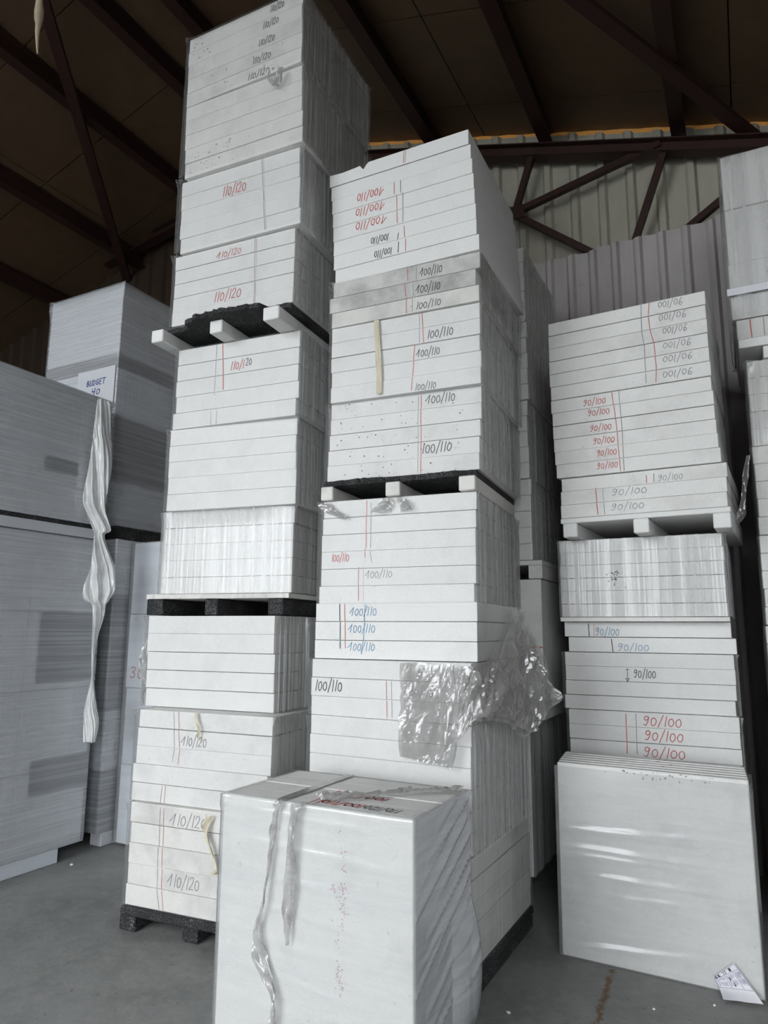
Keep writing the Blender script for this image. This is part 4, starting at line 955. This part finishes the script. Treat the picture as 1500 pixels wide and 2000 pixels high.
# dusty film crumpled on the top face
def scrap(parent, pts, mat, z, seed, name='torn_film'):
    vs, fs = [], []; fine = []
    for a, b in zip(pts, pts[1:]):
        for i in range(8): fine.append([a[k] + (b[k] - a[k]) * i / 8 for k in range(3)])
    fine.append(pts[-1]); m = 10
    for i, (x, y, hw) in enumerate(fine):
        for j in range(m):
            u = j / (m - 1) * 2 - 1; p = Vector((x * 14, u * 1.6 + seed, i * .12))
            vs.append((x, y + u * hw, z + .022 * abs(noise.noise(p)) + .02 * abs(noise.noise(p * 2.3)) + .01 * (1 - u * u)))
    for i in range(len(fine) - 1):
        for j in range(m - 1): k = i * m + j; fs.append((k, k + 1, k + m + 1, k + m))
    return link(name, mesh(name, vs, fs), mat, parent)
scrap(jb, [(.46, .10, .02), (.52, .12, .05), (.60, .15, .045), (.70, .26, .025), (.78, .36, .022), (.84, .42, .04), (.92, .49, .045), (.985, .56, .05)], 'film_dusty', 1.008, 3)

# ------------------------------------------------------------------ leaning bale at lower right
LA = 28.99
lb_ = link('leaning_bale', None, None, None, (1.001, 4.197, .004), -R(LA)); lb_.rotation_euler = (R(-1.0), 0, -R(LA)); tag(lb_, 'film-wrapped bale of thin upright sheets leaning by the right stack', 'foam bale')
ls = []
for i in range(6):
    dd = .052; ls.append(link('foam_sheet', boxmesh(.984, dd - .004, 1.015 + .004 * i, 'foam_clean' if i else 'foam_worn', .004), None, lb_, (.003 - .005 * i, i * dd + .001, .001)))
wrap(lb_, .986, .312, 1.00, 'film_streaked', 'film_streaked', .0, .001, .009, 61, ears=.0, rows=90, dx=-.003, nf=50, ridges=[(.66, .05, .012, .010, -.02, .9), (.645, .035, .010, .009, .2, .9), (.572, .0, .013, .011, -.02, 1.0), (.545, -.01, .012, .010, .05, .9), (.525, .0, .010, .009, -.02, .5), (.43, .02, .012, .012, .2, 1.0), (.33, .05, .006, .010, .3, .9), (.06, .09, .012, .012, .05, .75), (.74, .02, .006, .008, .5, .95)])
rnd = random.Random(5)
blotches(ls[0], [(rnd.gauss(.52, .13), rnd.uniform(.97, 1.012), rnd.uniform(.003, .008)) for _ in range(30)], 'smudge_grey', seed=2)
for i, x in ((2, .56), (3, .60), (4, .53), (5, .57)):
    m = marking(ls[i], [[(0, -.02), (.012, .02)]], .006, 'r'); lay(m, x, .024, 1.0162 + .004 * i)
# paper label hanging loose at the lower corner
pv, pf_ = [], []
Q = [(.765, .064), (.861, .148), (.975, .030), (.79, .018)]
N1 = 12
for a in range(N1 + 1):
    for b in range(N1 + 1):
        u, w = a / N1, b / N1
        x = (Q[0][0] * (1 - u) + Q[1][0] * u); z = Q[0][1] * (1 - u) + Q[1][1] * u
        x2 = .80 * (1 - u) + .972 * u; z2 = .008 * (1 - u) + .012 * u
        fold = max(0, w - .72) / .28
        pv.append((x * (1 - w) + x2 * w + .01 * fold, -.016 - .03 * w * w - .06 * fold * (1 - .6 * u) + .004 * noise.noise(Vector((u * 4, w * 4, 1))), z * (1 - w) + z2 * w))
for a in range(N1):
    for b in range(N1): k = a * (N1 + 1) + b; pf_.append((k, k + N1 + 1, k + N1 + 2, k + 1))
pl = link('product_label', mesh('product_label', pv, pf_, True), 'paper', lb_)
def on_paper(u, w):
    f = lambda a, b: Vector(pv[a * (N1 + 1) + b]); a, b = min(int(u * N1), N1 - 1), min(int(w * N1), N1 - 1); fu, fw = u * N1 - a, w * N1 - b
    return f(a, b) * (1 - fu) * (1 - fw) + f(a + 1, b) * fu * (1 - fw) + f(a, b + 1) * (1 - fu) * fw + f(a + 1, b + 1) * fu * fw - Vector((0, .003, 0))
def print_lines(lines, mat, wd):
    vs, fs = [], []
    for pts in lines:
        fine = []
        for (u0, w0), (u1, w1) in zip(pts, pts[1:]):
            for i in range(8): fine.append((u0 + (u1 - u0) * i / 8, w0 + (w1 - w0) * i / 8))
        fine.append(pts[-1]); P = [on_paper(*c) for c in fine]
        for a, b in zip(P, P[1:]):
            d = (b - a).normalized(); sdv = d.cross(Vector((0, -1, .3))).normalized() * wd / 2; k = len(vs)
            vs += [a + sdv, a - sdv, b - sdv, b + sdv]; fs.append((k, k + 1, k + 2, k + 3))
    return link('print', mesh('print', vs, fs), mat, pl)
print_lines([[(.02, .02), (.98, .02), (.98, .74), (.02, .66), (.02, .02)], [(.02, .17), (.98, .17)], [(.4, .17), (.4, .68)], [(.75, .17), (.75, .70)]], 'print_grey', .0022)
print_lines([[(.10, .03), (.06, .06), (.07, .12), (.13, .14)], [(.22, .03), (.18, .06), (.19, .12), (.25, .14)], [(.18, .085), (.23, .085)], [(.42, .04), (.42, .08)], [(.50, .04), (.50, .08)], [(.42, .11), (.42, .14)], [(.50, .11), (.50, .14)], [(.68, .04), (.68, .14)], [(.72, .04), (.72, .14)], [(.5, .30), (.5, .42)], [(.55, .5), (.55, .62)]], 'print_dark', .005)
rnd = random.Random(6)
print_lines([[(u, w0), (u, w0 + rnd.uniform(.08, .2))] for u in (.08, .14, .2, .26, .32, .46, .55, .61, .67, .80, .85, .9, .94) for w0 in (.22, .42)], 'print_grey', .0036)

# ------------------------------------------------------------------ small things
rp = Vector((-2.328, 4.0, 0)); s_ = rp.x * math.cos(HALL) - rp.y * math.sin(HALL); ztop = roof(s_) - .02
vs, fs = [], []; n = 40; m = 8
for i in range(n + 1):
    f = i / n; z = 5.486 + (ztop - 5.486) * f; dd = z - 5.486
    r_ = (.006 + .05 * min(dd, .35) * (1 - .0)) if dd < .35 else .022
    if .27 < dd < .36: r_ = .030
    for j in range(m):
        a = j * math.tau / m; q = r_ * (1 + .35 * noise.noise(Vector((a * 1.3, z * 24, 2))))
        vs.append((.037 * (dd < .4) * (1 - dd / .4) + .008 * math.sin(z * 11) + q * math.cos(a), q * math.sin(a), z))
for i in range(n):
    for j in range(m): fs.append((i * m + j, i * m + (j + 1) % m, (i + 1) * m + (j + 1) % m, (i + 1) * m + j))
plain('hemp', (0.48, 0.39, 0.27), 0.9, vary=0.4)
tag(link('hanging_rope', mesh('hanging_rope', vs, fs, True), 'hemp', None, rp), 'frayed tan rope end hanging from the roof at upper left', 'rope')
CR = [(-2.342, 5.625, .016, 'white foam crumb on the floor near the left bale runner'), (.598, 3.603, .010, 'tiny white foam crumb on the floor beside the front bale'), (1.297, 3.643, .008, 'tiny foam crumb on the floor before the leaning bale'), (1.60, 3.679, .008, 'foam crumb on the floor left of the paper label')]
for i, (x, y, r_, lab) in enumerate(CR):
    bm = bmesh.new(); bmesh.ops.create_icosphere(bm, subdivisions=1, radius=r_)
    for v in bm.verts: v.co *= random.uniform(.7, 1.25); v.co.z = max(v.co.z, -r_ * .5) * .7
    zmin = min(v.co.z for v in bm.verts)
    me = bpy.data.meshes.new('crumb'); bm.to_mesh(me); bm.free()
    tag(link('foam_crumb', me, 'foam_clean', None, (x, y, -zmin + .0005)), lab, 'foam crumb', 'foam crumbs on the floor')
